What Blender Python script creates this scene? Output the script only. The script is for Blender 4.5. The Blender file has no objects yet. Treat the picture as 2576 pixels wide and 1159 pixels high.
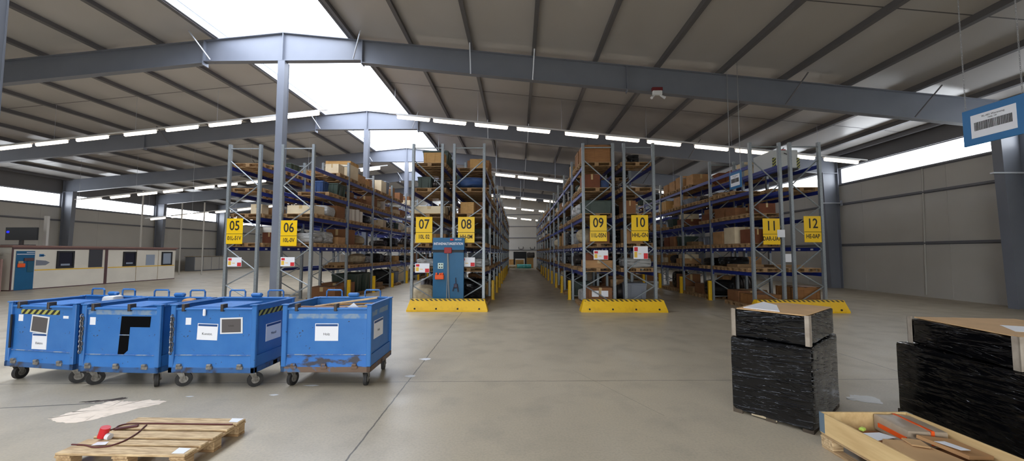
import bpy, math, random
from mathutils import Vector, Matrix, noise
sc = bpy.context.scene
COL = sc.collection
R = math.radians

# ------------------------------------------------------------------ materials
def srgb(c):
    def f(v):
        v /= 255.0
        return v / 12.92 if v <= 0.04045 else ((v + 0.055) / 1.055) ** 2.4
    return (f(c[0]), f(c[1]), f(c[2]), 1.0)

MATS = {}
def mat(name, col, rough=0.6, metal=0.0, var=0.0, vscale=4.0, vstretch=(1, 1, 1), bump=0.0, bscale=30.0, bstretch=None,
        col2=None, spec=0.5, detail=4.0, contrast=(0.35, 0.65), coat=0.0, bdist=0.01, chips=None):
    """Principled material; 'var' mixes in a second colour through noise in the object's own coordinates."""
    if name in MATS: return MATS[name]
    m = bpy.data.materials.new(name); m.use_nodes = True
    nt = m.node_tree; n = nt.nodes; l = nt.links
    b = n['Principled BSDF']
    b.inputs['Roughness'].default_value = rough; b.inputs['Metallic'].default_value = metal
    b.inputs['Specular IOR Level'].default_value = spec
    if coat: b.inputs['Coat Weight'].default_value = coat
    c1 = srgb(col); b.inputs['Base Color'].default_value = c1
    tc = n.new('ShaderNodeTexCoord')
    if var > 0:
        mp = n.new('ShaderNodeMapping'); mp.inputs['Scale'].default_value = vstretch
        nz = n.new('ShaderNodeTexNoise'); nz.inputs['Scale'].default_value = vscale; nz.inputs['Detail'].default_value = detail
        rp = n.new('ShaderNodeMapRange'); rp.inputs[1].default_value = contrast[0]; rp.inputs[2].default_value = contrast[1]
        rp.inputs[3].default_value = 0; rp.inputs[4].default_value = var
        mx = n.new('ShaderNodeMix'); mx.data_type = 'RGBA'
        mx.inputs[6].default_value = c1
        mx.inputs[7].default_value = srgb(col2) if col2 else (c1[0] * .35, c1[1] * .35, c1[2] * .35, 1)
        l.new(tc.outputs['Object'], mp.inputs[0]); l.new(mp.outputs[0], nz.inputs['Vector'])
        l.new(nz.outputs['Fac'], rp.inputs[0]); l.new(rp.outputs[0], mx.inputs[0]); l.new(mx.outputs[2], b.inputs['Base Color'])
    if chips:
        # scuffs and chips: (noise scale, threshold, colour)
        src = b.inputs['Base Color'].links[0].from_socket if b.inputs['Base Color'].links else None
        n1 = n.new('ShaderNodeTexNoise'); n1.inputs['Scale'].default_value = chips[0]; n1.inputs['Detail'].default_value = 5
        n2 = n.new('ShaderNodeTexNoise'); n2.inputs['Scale'].default_value = chips[0] * .17; n2.inputs['Detail'].default_value = 2
        l.new(tc.outputs['Object'], n1.inputs['Vector']); l.new(tc.outputs['Object'], n2.inputs['Vector'])
        a1 = n.new('ShaderNodeMath'); a1.operation = 'MULTIPLY_ADD'; a1.inputs[1].default_value = .45; l.new(n2.outputs['Fac'], a1.inputs[0]); l.new(n1.outputs['Fac'], a1.inputs[2])
        r3 = n.new('ShaderNodeMapRange'); r3.inputs[1].default_value = chips[1]; r3.inputs[2].default_value = chips[1] + .03; l.new(a1.outputs[0], r3.inputs[0])
        m3 = n.new('ShaderNodeMix'); m3.data_type = 'RGBA'; l.new(r3.outputs[0], m3.inputs[0]); m3.inputs[7].default_value = srgb(chips[2])
        if src: l.new(src, m3.inputs[6])
        else: m3.inputs[6].default_value = c1
        l.new(m3.outputs[2], b.inputs['Base Color'])
    if bump > 0:
        mp2 = n.new('ShaderNodeMapping'); mp2.inputs['Scale'].default_value = bstretch or (1, 1, 1)
        nb = n.new('ShaderNodeTexNoise'); nb.inputs['Scale'].default_value = bscale; nb.inputs['Detail'].default_value = 3
        bp = n.new('ShaderNodeBump'); bp.inputs['Strength'].default_value = bump; bp.inputs['Distance'].default_value = bdist
        l.new(tc.outputs['Object'], mp2.inputs[0]); l.new(mp2.outputs[0], nb.inputs['Vector'])
        l.new(nb.outputs['Fac'], bp.inputs['Height']); l.new(bp.outputs[0], b.inputs['Normal'])
    MATS[name] = m
    return m

def emit(name, col, strength):
    m = bpy.data.materials.new(name); m.use_nodes = True
    nt = m.node_tree; n = nt.nodes
    n.remove(n['Principled BSDF'])
    e = n.new('ShaderNodeEmission'); e.inputs[0].default_value = srgb(col); e.inputs[1].default_value = strength
    nt.links.new(e.outputs[0], n['Material Output'].inputs[0])
    MATS[name] = m
    return m

def film(name, col, tilt, rough=0.2, amp=.03):
    """Stretch film: glossy, pulled into long thin pleats that slant slightly, thicker in some bands than in others."""
    m = bpy.data.materials.new(name); m.use_nodes = True
    nt = m.node_tree; n = nt.nodes; l = nt.links
    b = n['Principled BSDF']; b.inputs['Base Color'].default_value = srgb(col); b.inputs['Roughness'].default_value = rough
    b.inputs['Specular IOR Level'].default_value = 0.55
    tc = n.new('ShaderNodeTexCoord')
    def wr(st, rot, d, lo, hi):
        mp = n.new('ShaderNodeMapping'); mp.vector_type = 'TEXTURE'
        mp.inputs['Rotation'].default_value = rot; mp.inputs['Scale'].default_value = st
        nz = n.new('ShaderNodeTexNoise'); nz.inputs['Scale'].default_value = 1.0; nz.inputs['Detail'].default_value = d
        r = n.new('ShaderNodeMapRange'); r.interpolation_type = 'SMOOTHSTEP'; r.inputs[1].default_value = lo; r.inputs[2].default_value = hi
        l.new(tc.outputs['Object'], mp.inputs[0]); l.new(mp.outputs[0], nz.inputs['Vector']); l.new(nz.outputs['Fac'], r.inputs[0])
        return r.outputs[0]
    def ma(op, a, c):
        x = n.new('ShaderNodeMath'); x.operation = op
        for i, v in ((0, a), (1, c)):
            if hasattr(v, 'type'): l.new(v, x.inputs[i])
            else: x.inputs[i].default_value = v
        return x.outputs[0]
    pl = wr((.22, .22, .012), (R(tilt), R(tilt), 0), 1.5, .56, .70)
    p2 = wr((.5, .5, .03), (R(-tilt * .6), R(tilt * 1.4), 0), 2, .5, .7)
    msk = wr((.28, .28, .16), (0, 0, 0), 2, .40, .62)
    h = ma('ADD', ma('MULTIPLY', pl, msk), ma('MULTIPLY', p2, .5))
    bp = n.new('ShaderNodeBump'); bp.inputs['Strength'].default_value = 1.0; bp.inputs['Distance'].default_value = amp
    l.new(h, bp.inputs['Height']); l.new(bp.outputs[0], b.inputs['Normal'])
    MATS[name] = m
    return m

def floor_material():
    m = bpy.data.materials.new('concrete_floor'); m.use_nodes = True
    nt = m.node_tree; n = nt.nodes; l = nt.links
    b = n['Principled BSDF']; b.inputs['Specular IOR Level'].default_value = .5
    tc = n.new('ShaderNodeTexCoord')
    def nz(scale, det, st=(1, 1, 1)):
        mp = n.new('ShaderNodeMapping'); mp.inputs['Scale'].default_value = st
        t = n.new('ShaderNodeTexNoise'); t.inputs['Scale'].default_value = scale; t.inputs['Detail'].default_value = det
        l.new(tc.outputs['Object'], mp.inputs[0]); l.new(mp.outputs[0], t.inputs['Vector']); return t.outputs['Fac']
    def rng(x, a, c, d, e):
        r = n.new('ShaderNodeMapRange'); r.inputs[1].default_value = a; r.inputs[2].default_value = c
        r.inputs[3].default_value = d; r.inputs[4].default_value = e; l.new(x, r.inputs[0]); return r.outputs[0]
    def mix(f, c1, c2, bl='MIX'):
        x = n.new('ShaderNodeMix'); x.data_type = 'RGBA'; x.blend_type = bl
        if hasattr(f, 'type'): l.new(f, x.inputs[0])
        else: x.inputs[0].default_value = f
        for i, c in ((6, c1), (7, c2)):
            if hasattr(c, 'type'): l.new(c, x.inputs[i])
            else: x.inputs[i].default_value = c
        return x.outputs[2]
    def ma(op, a, c=None):
        x = n.new('ShaderNodeMath'); x.operation = op
        for i, v in ((0, a), (1, c)):
            if v is None: continue
            if hasattr(v, 'type'): l.new(v, x.inputs[i])
            else: x.inputs[i].default_value = v
        return x.outputs[0]
    big = nz(.35, 5); med = nz(1.6, 6); fine = nz(40, 3); streak = nz(1.1, 5, (1.0, .18, 1))
    c = mix(rng(big, .35, .65, 0, 1), srgb((192, 179, 155)), srgb((176, 164, 142)))
    c = mix(rng(med, .5, .78, 0, .45), c, srgb((138, 131, 118)))
    c = mix(rng(streak, .55, .75, 0, .35), c, srgb((196, 187, 170)))
    c = mix(rng(fine, .4, .75, 0, .3), c, srgb((130, 124, 112)))
    # sawn joints between the slabs and one hairline crack
    sp = n.new('ShaderNodeSeparateXYZ'); l.new(tc.outputs['Object'], sp.inputs[0]); X, Y = sp.outputs[0], sp.outputs[1]
    wob = ma('MULTIPLY', ma('SUBTRACT', nz(6, 3), .5), .03)
    def line(a, k, w, ax, lo=None, hi=None):
        # ax 0: X = a + k*Y   ax 1: Y = a + k*X
        u, v = (X, Y) if ax == 0 else (Y, X)
        d = ma('ABSOLUTE', ma('SUBTRACT', ma('ADD', u, wob), ma('ADD', ma('MULTIPLY', v, k), a)))
        f = ma('LESS_THAN', d, w)
        if lo is not None: f = ma('MULTIPLY', f, ma('MULTIPLY', ma('GREATER_THAN', v, lo), ma('LESS_THAN', v, hi)))
        return f
    f = line(-1.52, -.0266, .009, 0)
    for g in (line(5.93, .036, .008, 1), line(13.0, .0, .008, 1), line(-9.6, -.02, .009, 0), line(6.4, -.02, .009, 0), line(-.4, .03, .009, 1)):
        f = ma('MAXIMUM', f, g)
    f = ma('MAXIMUM', f, line(8.4, -2.1, .006, 1, .9, 1.75))
    f = ma('MAXIMUM', f, line(5.9, .17, .012, 1, -6.9, -5.3))
    c = mix(ma('MULTIPLY', f, .75), c, srgb((52, 48, 44)))
    l.new(c, b.inputs['Base Color'])
    l.new(rng(med, .3, .7, .31, .47), b.inputs['Roughness'])
    bp = n.new('ShaderNodeBump'); bp.inputs['Strength'].default_value = .12; bp.inputs['Distance'].default_value = .01
    l.new(med, bp.inputs['Height']); l.new(bp.outputs[0], b.inputs['Normal'])
    MATS['floor'] = m
    return m

def stripes(name, c1, c2, freq, ang):
    """Diagonal warning stripes in the object's own coordinates."""
    m = bpy.data.materials.new(name); m.use_nodes = True
    nt = m.node_tree; n = nt.nodes; l = nt.links
    b = n['Principled BSDF']; b.inputs['Roughness'].default_value = .5
    tc = n.new('ShaderNodeTexCoord'); sp = n.new('ShaderNodeSeparateXYZ'); l.new(tc.outputs['Object'], sp.inputs[0])
    a1 = n.new('ShaderNodeMath'); a1.operation = 'ADD'; l.new(sp.outputs[0], a1.inputs[0]); l.new(sp.outputs[1], a1.inputs[1])
    a2 = n.new('ShaderNodeMath'); a2.operation = 'MULTIPLY_ADD'; l.new(sp.outputs[2], a2.inputs[0]); a2.inputs[1].default_value = ang; l.new(a1.outputs[0], a2.inputs[2])
    a3 = n.new('ShaderNodeMath'); a3.operation = 'MULTIPLY'; l.new(a2.outputs[0], a3.inputs[0]); a3.inputs[1].default_value = freq
    a4 = n.new('ShaderNodeMath'); a4.operation = 'FRACT'; l.new(a3.outputs[0], a4.inputs[0])
    a5 = n.new('ShaderNodeMath'); a5.operation = 'GREATER_THAN'; l.new(a4.outputs[0], a5.inputs[0]); a5.inputs[1].default_value = .5
    mx = n.new('ShaderNodeMix'); mx.data_type = 'RGBA'; l.new(a5.outputs[0], mx.inputs[0]); mx.inputs[6].default_value = srgb(c1); mx.inputs[7].default_value = srgb(c2)
    l.new(mx.outputs[2], b.inputs['Base Color'])
    MATS[name] = m
    return m

FLOOR = floor_material()
PANEL_ROOF = mat('roof_panel', (192, 188, 184), .32, var=.25, vscale=.5, col2=(176, 172, 168))
PANEL_WALL = mat('wall_panel', (196, 192, 183), .5, var=.3, vscale=.6, col2=(176, 172, 163))
STEEL_BLUE = mat('blue_grey_painted_steel', (124, 128, 138), .4, .0, var=.3, vscale=1.2, col2=(108, 112, 122))
PURLIN = mat('purlin_steel', (112, 110, 112), .5, .2)
EAVE = mat('grey_eave_sheet', (112, 110, 110), .5)
GIRT = mat('girt_steel', (120, 120, 124), .5, .3)
ALU = mat('aluminium_trim', (214, 218, 226), .35, .6)
GALV = mat('galvanised_steel', (158, 164, 166), .42, .35, var=.5, vscale=45, col2=(104, 110, 112))
BEAMBLUE = mat('blue_beam_paint', (28, 46, 128), .4, var=.3, vscale=3, col2=(22, 32, 86))
YELLOW = mat('yellow_paint', (240, 190, 12), .45, var=.5, vscale=5, col2=(200, 150, 20), contrast=(.5, .75))
SIGNYEL = mat('sign_yellow', (246, 200, 14), .4)
BLACK = mat('black_plastic', (22, 22, 24), .5)
INK = mat('dark_ink', (40, 34, 28), .6)
WHITE = mat('white_paper', (236, 236, 238), .6)
WHITEB = mat('white_enamel', (226, 226, 224), .4)
BIN = mat('blue_bin_paint', (46, 108, 176), .45, var=.6, vscale=3.2, col2=(62, 122, 186), bump=.15, bscale=9, chips=(26, .93, (56, 60, 70)))
BINDK = mat('blue_bin_paint_worn', (50, 94, 146), .5, var=.9, vscale=7, col2=(58, 50, 46), contrast=(.5, .68))
RUST = mat('rusty_frame', (112, 90, 74), .7, var=.8, vscale=6, col2=(56, 110, 160), contrast=(.55, .62))
WORN = mat('worn_grey_band', (128, 150, 172), .55, var=.9, vscale=9, col2=(60, 122, 188), contrast=(.45, .6))
CHIPPED = mat('chipped_blue_skirt', (44, 108, 180), .55, var=.95, vscale=5, vstretch=(1, 1, 2.2), col2=(62, 56, 54), contrast=(.5, .6))
SILL = mat('chipped_sill', (150, 160, 170), .5, var=.9, vscale=14, col2=(44, 100, 170), contrast=(.4, .6))
RUBBER = mat('black_rubber', (34, 33, 33), .7, var=.4, vscale=14, col2=(70, 66, 62))
CASTER = mat('worn_caster_steel', (150, 146, 138), .5, .3, var=.7, vscale=20, col2=(84, 76, 68))
CHAIN = mat('grimy_chain_steel', (112, 110, 110), .35, .6, var=.6, vscale=40, col2=(150, 150, 152))
HAZ = stripes('black_and_yellow_stripes', (30, 32, 30), (176, 172, 84), 9.0, -1.0)
HAZB = stripes('black_and_yellow_edge', (236, 190, 30), (60, 50, 24), 6.4, 1.2)
BOARD = mat('grey_slate', (88, 82, 80), .6)
NAVY = mat('navy_print', (30, 74, 130), .5)
RED = mat('red_plastic', (206, 30, 38), .45)
REDP = mat('red_print', (212, 44, 50), .6)
YELP = mat('yellow_print', (236, 190, 70), .6)
ORANGE = mat('orange_plastic', (238, 92, 30), .45)
PETROL = mat('petrol_blue_sheet', (14, 92, 132), .42, var=.15, vscale=2)
SIGNBLUE = mat('sign_blue', (36, 108, 160), .45)
WOOD = mat('pallet_wood', (220, 192, 148), .75, var=.75, vscale=3, vstretch=(2.0, 14, 14), col2=(150, 118, 80), bump=.2, bscale=40)
WOODB = mat('pallet_wood_across', (196, 166, 124), .75, var=.75, vscale=3, vstretch=(14, 2.0, 14), col2=(140, 108, 72))
WOODD = mat('dull_pallet_wood', (178, 142, 98), .8, var=.8, vscale=3, vstretch=(2, 14, 14), col2=(116, 86, 56))
CRATEW = mat('crate_plywood', (196, 152, 88), .65, var=.5, vscale=2.5, vstretch=(1.5, 1.5, 9), col2=(160, 116, 62))
CRATEB = mat('brown_plywood', (152, 104, 56), .65, var=.5, vscale=2.5, vstretch=(1.5, 1.5, 9), col2=(112, 72, 38))
COLLAR = mat('light_plywood', (226, 194, 138), .6, var=.45, vscale=2, vstretch=(9, 1.2, 9), col2=(190, 150, 96))
CART = [mat('cardboard_tan', (182, 138, 92), .8, var=.3, vscale=2), mat('cardboard_brown', (140, 94, 58), .8, var=.3, vscale=2, col2=(104, 68, 42)),
        mat('cardboard_red_brown', (122, 70, 44), .8, var=.3, vscale=2), mat('cardboard_cream', (222, 204, 170), .8, var=.3, vscale=2, col2=(190, 166, 128))]
TAPE = mat('parcel_tape', (196, 168, 120), .35)
CLEAR = film('clear_film', (186, 184, 180), 4, .3)
FILMB = film('black_film', (9, 9, 11), 8, .13, .03)
GREEN = mat('dark_green_plastic', (58, 72, 62), .5, var=.3, vscale=3)
GREYP = mat('grey_plastic', (120, 124, 132), .5)
BLUEP = mat('blue_tarpaulin', (44, 74, 122), .55, var=.4, vscale=5, bump=.5, bscale=6)
DARKM = mat('dark_machine_steel', (60, 58, 60), .45, .5, var=.6, vscale=6, col2=(104, 92, 80))
SACK = mat('beige_sack', (188, 172, 142), .85, var=.5, vscale=6, col2=(140, 120, 92))
ROLLW = mat('white_roll', (212, 204, 192), .7)
TEAL = mat('teal_film', (64, 186, 180), .35, var=.6, vscale=5, col2=(150, 220, 214))
CREAM = mat('cream_office_panel', (226, 218, 200), .55, var=.15, vscale=1)
MAROON = mat('maroon_trim', (86, 60, 60), .55)
GLASS = mat('dark_window_glass', (46, 46, 56), .12)
PALEGLASS = mat('pale_window_glass', (150, 160, 172), .2)
PINK = mat('dusty_partition', (152, 118, 108), .7)
STRAP = mat('dark_red_strap', (92, 44, 40), .6)
SPILL = mat('dried_spill', (236, 218, 196), .9, var=.8, vscale=7, vstretch=(1, 3, 1), col2=(196, 180, 158), contrast=(.5, .75))
SPILLD = mat('dark_spill', (96, 84, 76), .8)
SKY = emit('skylight_daylight', (230, 239, 255), 4.5)
WINE = emit('window_daylight', (242, 248, 255), 4.6)
LAMP = emit('lamp_glow', (255, 238, 218), 3.2)
SCREEN = emit('screen_glow', (40, 50, 255), .9)

# ------------------------------------------------------------------ mesh building
class MB:
    def __init__(s): s.v = []; s.f = []; s.m = []
    def add(s, vs, fs, mi=0, M=None):
        o = len(s.v)
        s.v += [tuple(M @ Vector(p)) if M else tuple(p) for p in vs]
        s.f += [[i + o for i in f] for f in fs]; s.m += [mi] * len(fs)
        return s
    def bx(s, x0, x1, y0, y1, z0, z1, b=0.0, mi=0, M=None):
        if x0 > x1: x0, x1 = x1, x0
        if y0 > y1: y0, y1 = y1, y0
        if z0 > z1: z0, z1 = z1, z0
        if b <= 0:
            vs = [(x, y, z) for x in (x0, x1) for y in (y0, y1) for z in (z0, z1)]
            fs = [(0, 1, 3, 2), (4, 6, 7, 5), (0, 4, 5, 1), (2, 3, 7, 6), (0, 2, 6, 4), (1, 5, 7, 3)]
            return s.add(vs, fs, mi, M)
        b = min(b, (x1 - x0) * .45, (y1 - y0) * .45, (z1 - z0) * .45)
        L = ((x0, x1), (y0, y1), (z0, z1)); vs = []; ix = {}
        for sx in (0, 1):
            for sy in (0, 1):
                for sz in (0, 1):
                    S = (sx, sy, sz)
                    for a in range(3):
                        p = [L[k][S[k]] + (0 if k == a else (b if S[k] == 0 else -b)) for k in range(3)]
                        ix[S, a] = len(vs); vs.append(p)
        fs = []
        def C(a, sa, i, si, j, sj):
            S = [0, 0, 0]; S[a] = sa; S[i] = si; S[j] = sj; return tuple(S)
        for a in range(3):
            i, j = (a + 1) % 3, (a + 2) % 3
            for sa in (0, 1):
                q = [ix[C(a, sa, i, u, j, w), a] for u, w in ((0, 0), (1, 0), (1, 1), (0, 1))]
                fs.append(q if sa else q[::-1])
        for a in range(3):
            i, j = (a + 1) % 3, (a + 2) % 3
            for si in (0, 1):
                for sj in (0, 1):
                    A, B = C(a, 0, i, si, j, sj), C(a, 1, i, si, j, sj)
                    q = [ix[A, i], ix[B, i], ix[B, j], ix[A, j]]
                    fs.append(q if si == sj else q[::-1])
        for sx in (0, 1):
            for sy in (0, 1):
                for sz in (0, 1):
                    S = (sx, sy, sz); q = [ix[S, 0], ix[S, 1], ix[S, 2]]
                    fs.append(q if (sx + sy + sz) % 2 == 1 else q[::-1])
        return s.add(vs, fs, mi, M)
    def cyl(s, p0, p1, r0, r1=None, n=14, mi=0, M=None, cap=True):
        r1 = r0 if r1 is None else r1
        p0, p1 = Vector(p0), Vector(p1); d = (p1 - p0).normalized()
        u = d.orthogonal().normalized(); w = d.cross(u)
        vs = []
        for p, r in ((p0, r0), (p1, r1)):
            for k in range(n):
                a = 2 * math.pi * k / n; vs.append(p + (u * math.cos(a) + w * math.sin(a)) * r)
        fs = [(k, (k + 1) % n, n + (k + 1) % n, n + k) for k in range(n)]
        if cap: fs += [tuple(range(n))[::-1], tuple(range(n, 2 * n))]
        return s.add(vs, fs, mi, M)
    def tube(s, pts, r, n=8, mi=0, M=None):
        pts = [Vector(p) for p in pts]; vs = []; fs = []; N = len(pts)
        up = Vector((0, 0, 1))
        for i, p in enumerate(pts):
            d = (pts[min(i + 1, N - 1)] - pts[max(i - 1, 0)]).normalized()
            u = d.cross(up)
            if u.length < 1e-3: u = d.cross(Vector((0, 1, 0)))
            u.normalize(); w = u.cross(d)
            for k in range(n):
                a = 2 * math.pi * k / n; vs.append(p + (u * math.cos(a) + w * math.sin(a)) * r)
        for i in range(N - 1):
            for k in range(n):
                fs.append((i * n + k, i * n + (k + 1) % n, (i + 1) * n + (k + 1) % n, (i + 1) * n + k))
        fs += [tuple(range(n))[::-1], tuple(range((N - 1) * n, N * n))]
        return s.add(vs, fs, mi, M)
    def prism(s, poly, ax, a, b, mi=0, M=None):
        """poly: outline in the two other axes (in x,y,z order), extruded along axis ax from a to b."""
        def P(q, t):
            q = list(q); q.insert(ax, t); return tuple(q)
        n = len(poly); vs = [P(q, a) for q in poly] + [P(q, b) for q in poly]
        fs = [(k, (k + 1) % n, n + (k + 1) % n, n + k) for k in range(n)] + [tuple(range(n))[::-1], tuple(range(n, 2 * n))]
        return s.add(vs, fs, mi, M)
    def ring(s, c, ax, R0, r, n=14, k=6, mi=0, M=None, st=(1, 1)):
        """torus (a link, a tyre lip) about axis ax; st stretches it in the two other axes"""
        vs = []; fs = []
        o = [i for i in range(3) if i != ax]
        for i in range(n):
            a = 2 * math.pi * i / n
            for j in range(k):
                t = 2 * math.pi * j / k; q = R0 + r * math.cos(t); p = list(c)
                p[o[0]] += q * math.cos(a) * st[0]; p[o[1]] += q * math.sin(a) * st[1]; p[ax] += r * math.sin(t); vs.append(p)
        for i in range(n):
            for j in range(k):
                fs.append((i * k + j, ((i + 1) % n) * k + j, ((i + 1) % n) * k + (j + 1) % k, i * k + (j + 1) % k))
        return s.add(vs, fs, mi, M)
    def lump(s, x0, x1, y0, y1, z0, z1, n=8, amp=.02, rnd=.04, seed=0, fr=3.0, mi=0, M=None, keepbase=False):
        """a soft-edged wrapped block: a subdivided box with rounded edges and a rumpled skin"""
        c = Vector(((x0 + x1) / 2, (y0 + y1) / 2, (z0 + z1) / 2)); h = Vector(((x1 - x0) / 2, (y1 - y0) / 2, (z1 - z0) / 2))
        ix = {}; vs = []; fs = []
        def V(i, j, k):
            if (i, j, k) in ix: return ix[i, j, k]
            q = Vector((2 * i / n - 1, 2 * j / n - 1, 2 * k / n - 1))
            p = Vector((q.x * h.x, q.y * h.y, q.z * h.z))
            inn = Vector([max(-h[t] + rnd, min(h[t] - rnd, p[t])) for t in range(3)])
            d = p - inn
            if d.length > rnd: p = inn + d.normalized() * rnd
            w = noise.noise_vector(p * fr + Vector((seed * 7.3, seed * 3.1, seed))) * amp
            p = p + w + c
            if keepbase and k == 0: p.z = z0
            p.z = max(p.z, z0)
            ix[i, j, k] = len(vs); vs.append(p); return ix[i, j, k]
        for a in range(n):
            for b in range(n):
                fs.append((V(a, b, 0), V(a, b + 1, 0), V(a + 1, b + 1, 0), V(a + 1, b, 0)))
                fs.append((V(a, b, n), V(a + 1, b, n), V(a + 1, b + 1, n), V(a, b + 1, n)))
                fs.append((V(a, 0, b), V(a + 1, 0, b), V(a + 1, 0, b + 1), V(a, 0, b + 1)))
                fs.append((V(a, n, b), V(a, n, b + 1), V(a + 1, n, b + 1), V(a + 1, n, b)))
                fs.append((V(0, a, b), V(0, a, b + 1), V(0, a + 1, b + 1), V(0, a + 1, b)))
                fs.append((V(n, a, b), V(n, a + 1, b), V(n, a + 1, b + 1), V(n, a, b + 1)))
        return s.add(vs, fs, mi, M)
    def mesh(s, name, mats, smooth=False):
        me = bpy.data.meshes.new(name); me.from_pydata([tuple(p) for p in s.v], [], s.f)
        for m in (mats if isinstance(mats, (list, tuple)) else [mats]): me.materials.append(m)
        if any(s.m): me.polygons.foreach_set('material_index', s.m)
        if smooth:
            me.polygons.foreach_set('use_smooth', [True] * len(me.polygons)); me.set_sharp_from_angle(angle=R(38))
        me.update(); return me

def link(name, data, parent=None, loc=(0, 0, 0), rot=(0, 0, 0), scale=None):
    o = bpy.data.objects.new(name, data); COL.objects.link(o)
    o.location = loc; o.rotation_euler = rot
    if scale: o.scale = scale
    if parent: o.parent = parent
    return o
def build(mb, name, mats, parent=None, smooth=False, loc=(0, 0, 0), rot=(0, 0, 0)):
    return link(name, mb.mesh(name, mats, smooth), parent, loc, rot)
def tag(o, label, cat, group=None, kind=None):
    o['label'] = label; o['category'] = cat
    if group: o['group'] = group
    if kind: o['kind'] = kind
    return o
def thing(name, label, cat, loc=(0, 0, 0), rz=0, group=None):
    return tag(link(name, None, None, loc, (0, 0, rz)), label, cat, group)
def struct(mb, name, mats, smooth=False, parent=None):
    o = build(mb, name, mats, parent, smooth)
    if not parent: o['kind'] = 'structure'
    return o
def copy_tree(o, parent=None):
    c = o.copy(); COL.objects.link(c)
    if parent: c.parent = parent
    for ch in list(o.children): copy_tree(ch, c)
    return c
def text(s, name, size, m, parent, loc, rot, sx=1.0, ext=.0008, bold=0.0):
    """raised lettering as a mesh, centred on loc; unrotated it lies in the XY plane"""
    cu = bpy.data.curves.new(name, 'FONT'); cu.body = s; cu.size = size; cu.extrude = ext; cu.resolution_u = 3; cu.offset = bold
    cu.align_x = 'CENTER'; cu.align_y = 'CENTER'
    t = bpy.data.objects.new('tmp_text', cu); COL.objects.link(t)
    bpy.context.view_layer.update()
    me = bpy.data.meshes.new_from_object(t.evaluated_get(bpy.context.evaluated_depsgraph_get()))
    bpy.data.objects.remove(t); bpy.data.curves.remove(cu)
    me.name = name; me.materials.clear(); me.materials.append(m)
    return link(name, me, parent, loc, rot, (sx, 1, 1))
FRONT = (R(90), 0, 0)              # lettering that faces -Y
ORD = ['first', 'second', 'third', 'fourth', 'fifth', 'sixth', 'seventh', 'eighth', 'ninth', 'tenth', 'eleventh', 'twelfth', 'thirteenth',
       'fourteenth', 'fifteenth', 'sixteenth', 'seventeenth', 'eighteenth', 'nineteenth', 'twentieth', 'twenty-first', 'twenty-second', 'twenty-third', 'twenty-fourth', 'twenty-fifth']

# ------------------------------------------------------------------ the hall
XL, XR, YB, YF = -36.5, 18.2, -9.5, 53.5
RX, RZ = -8.85, 10.22
SLL, SLR = .092, .106
def zr(x): return RZ - (SLL * (RX - x) if x < RX else SLR * (x - RX))      # top of the rafters
FY = [-1.6, 6.0, 13.85, 21.8, 29.74, 37.6, 45.5]
SKX0, SKX1 = RX - 2.5, RX + 2.5

struct(MB().bx(XL - .3, XR + .3, YB - .3, YF + .3, -.2, 0), 'floor', FLOOR)
# roof panels on the purlins, and the skylight along the ridge
PH = .2
def slope_slab(x0, x1, y0, y1, dz0, dz1):
    return MB().prism([(x0, zr(x0) + dz0), (x1, zr(x1) + dz0), (x1, zr(x1) + dz1), (x0, zr(x0) + dz1)], 1, y0, y1)
struct(slope_slab(XL - .3, SKX0, YB - .3, YF + .3, PH, PH + .12), 'ceiling', PANEL_ROOF)
struct(slope_slab(SKX1, XR + .3, YB - .3, YF + .3, PH, PH + .12), 'ceiling', PANEL_ROOF)
sk = MB()
sk.prism([(SKX0 - .05, zr(SKX0) + PH + .13), (RX, RZ + PH + .2), (SKX1 + .05, zr(SKX1) + PH + .13), (SKX1 + .05, zr(SKX1) + PH + .17), (RX, RZ + PH + .24), (SKX0 - .05, zr(SKX0) + PH + .17)], 1, YB - .3, YF + .3)
struct(sk, 'window_1', SKY)
for x, s in ((SKX0, 1), (SKX1, -1)):
    struct(MB().bx(x - .03 * s, x + .05 * s, YB, YF, zr(x) + .02, zr(x) + PH + .16).bx(x + .09 * s, x + .13 * s, YB, YF, zr(x) + PH + .06, zr(x) + PH + .14), 'trim_1' if s > 0 else 'trim_2', ALU if s > 0 else PURLIN)
for i, y in enumerate((9.9, 17.8, 25.8, 33.7)):
    for k, (a, b) in enumerate(((XL, SKX0 - .2), (SKX1 + .2, XR))): struct(slope_slab(a, b, y, y + .035, PH - .006, PH), 'trim_%d' % (90 + 2 * i + k), PURLIN)
# purlins run the length of the hall
pm = MB().bx(-.035, .035, 0, YF - YB, 0, PH - .004).bx(.035, .1, 0, YF - YB, 0, .02)
pmesh = pm.mesh('roof_purlin', PURLIN)
xs = [SKX1 + .12] + [SKX1 + 2.29 * k for k in range(1, 11)] + [XR - .35] + [SKX0 - .12] + [SKX0 - 2.26 * k for k in range(1, 12)]
for x in xs:
    o = link('roof_purlin', pmesh, None, (x, YB, zr(x) - (.02 if x in (SKX1 + .12, SKX0 - .12) else 0)), (0, (SLR if x > RX else -SLL), 0)); o['kind'] = 'structure'
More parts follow.
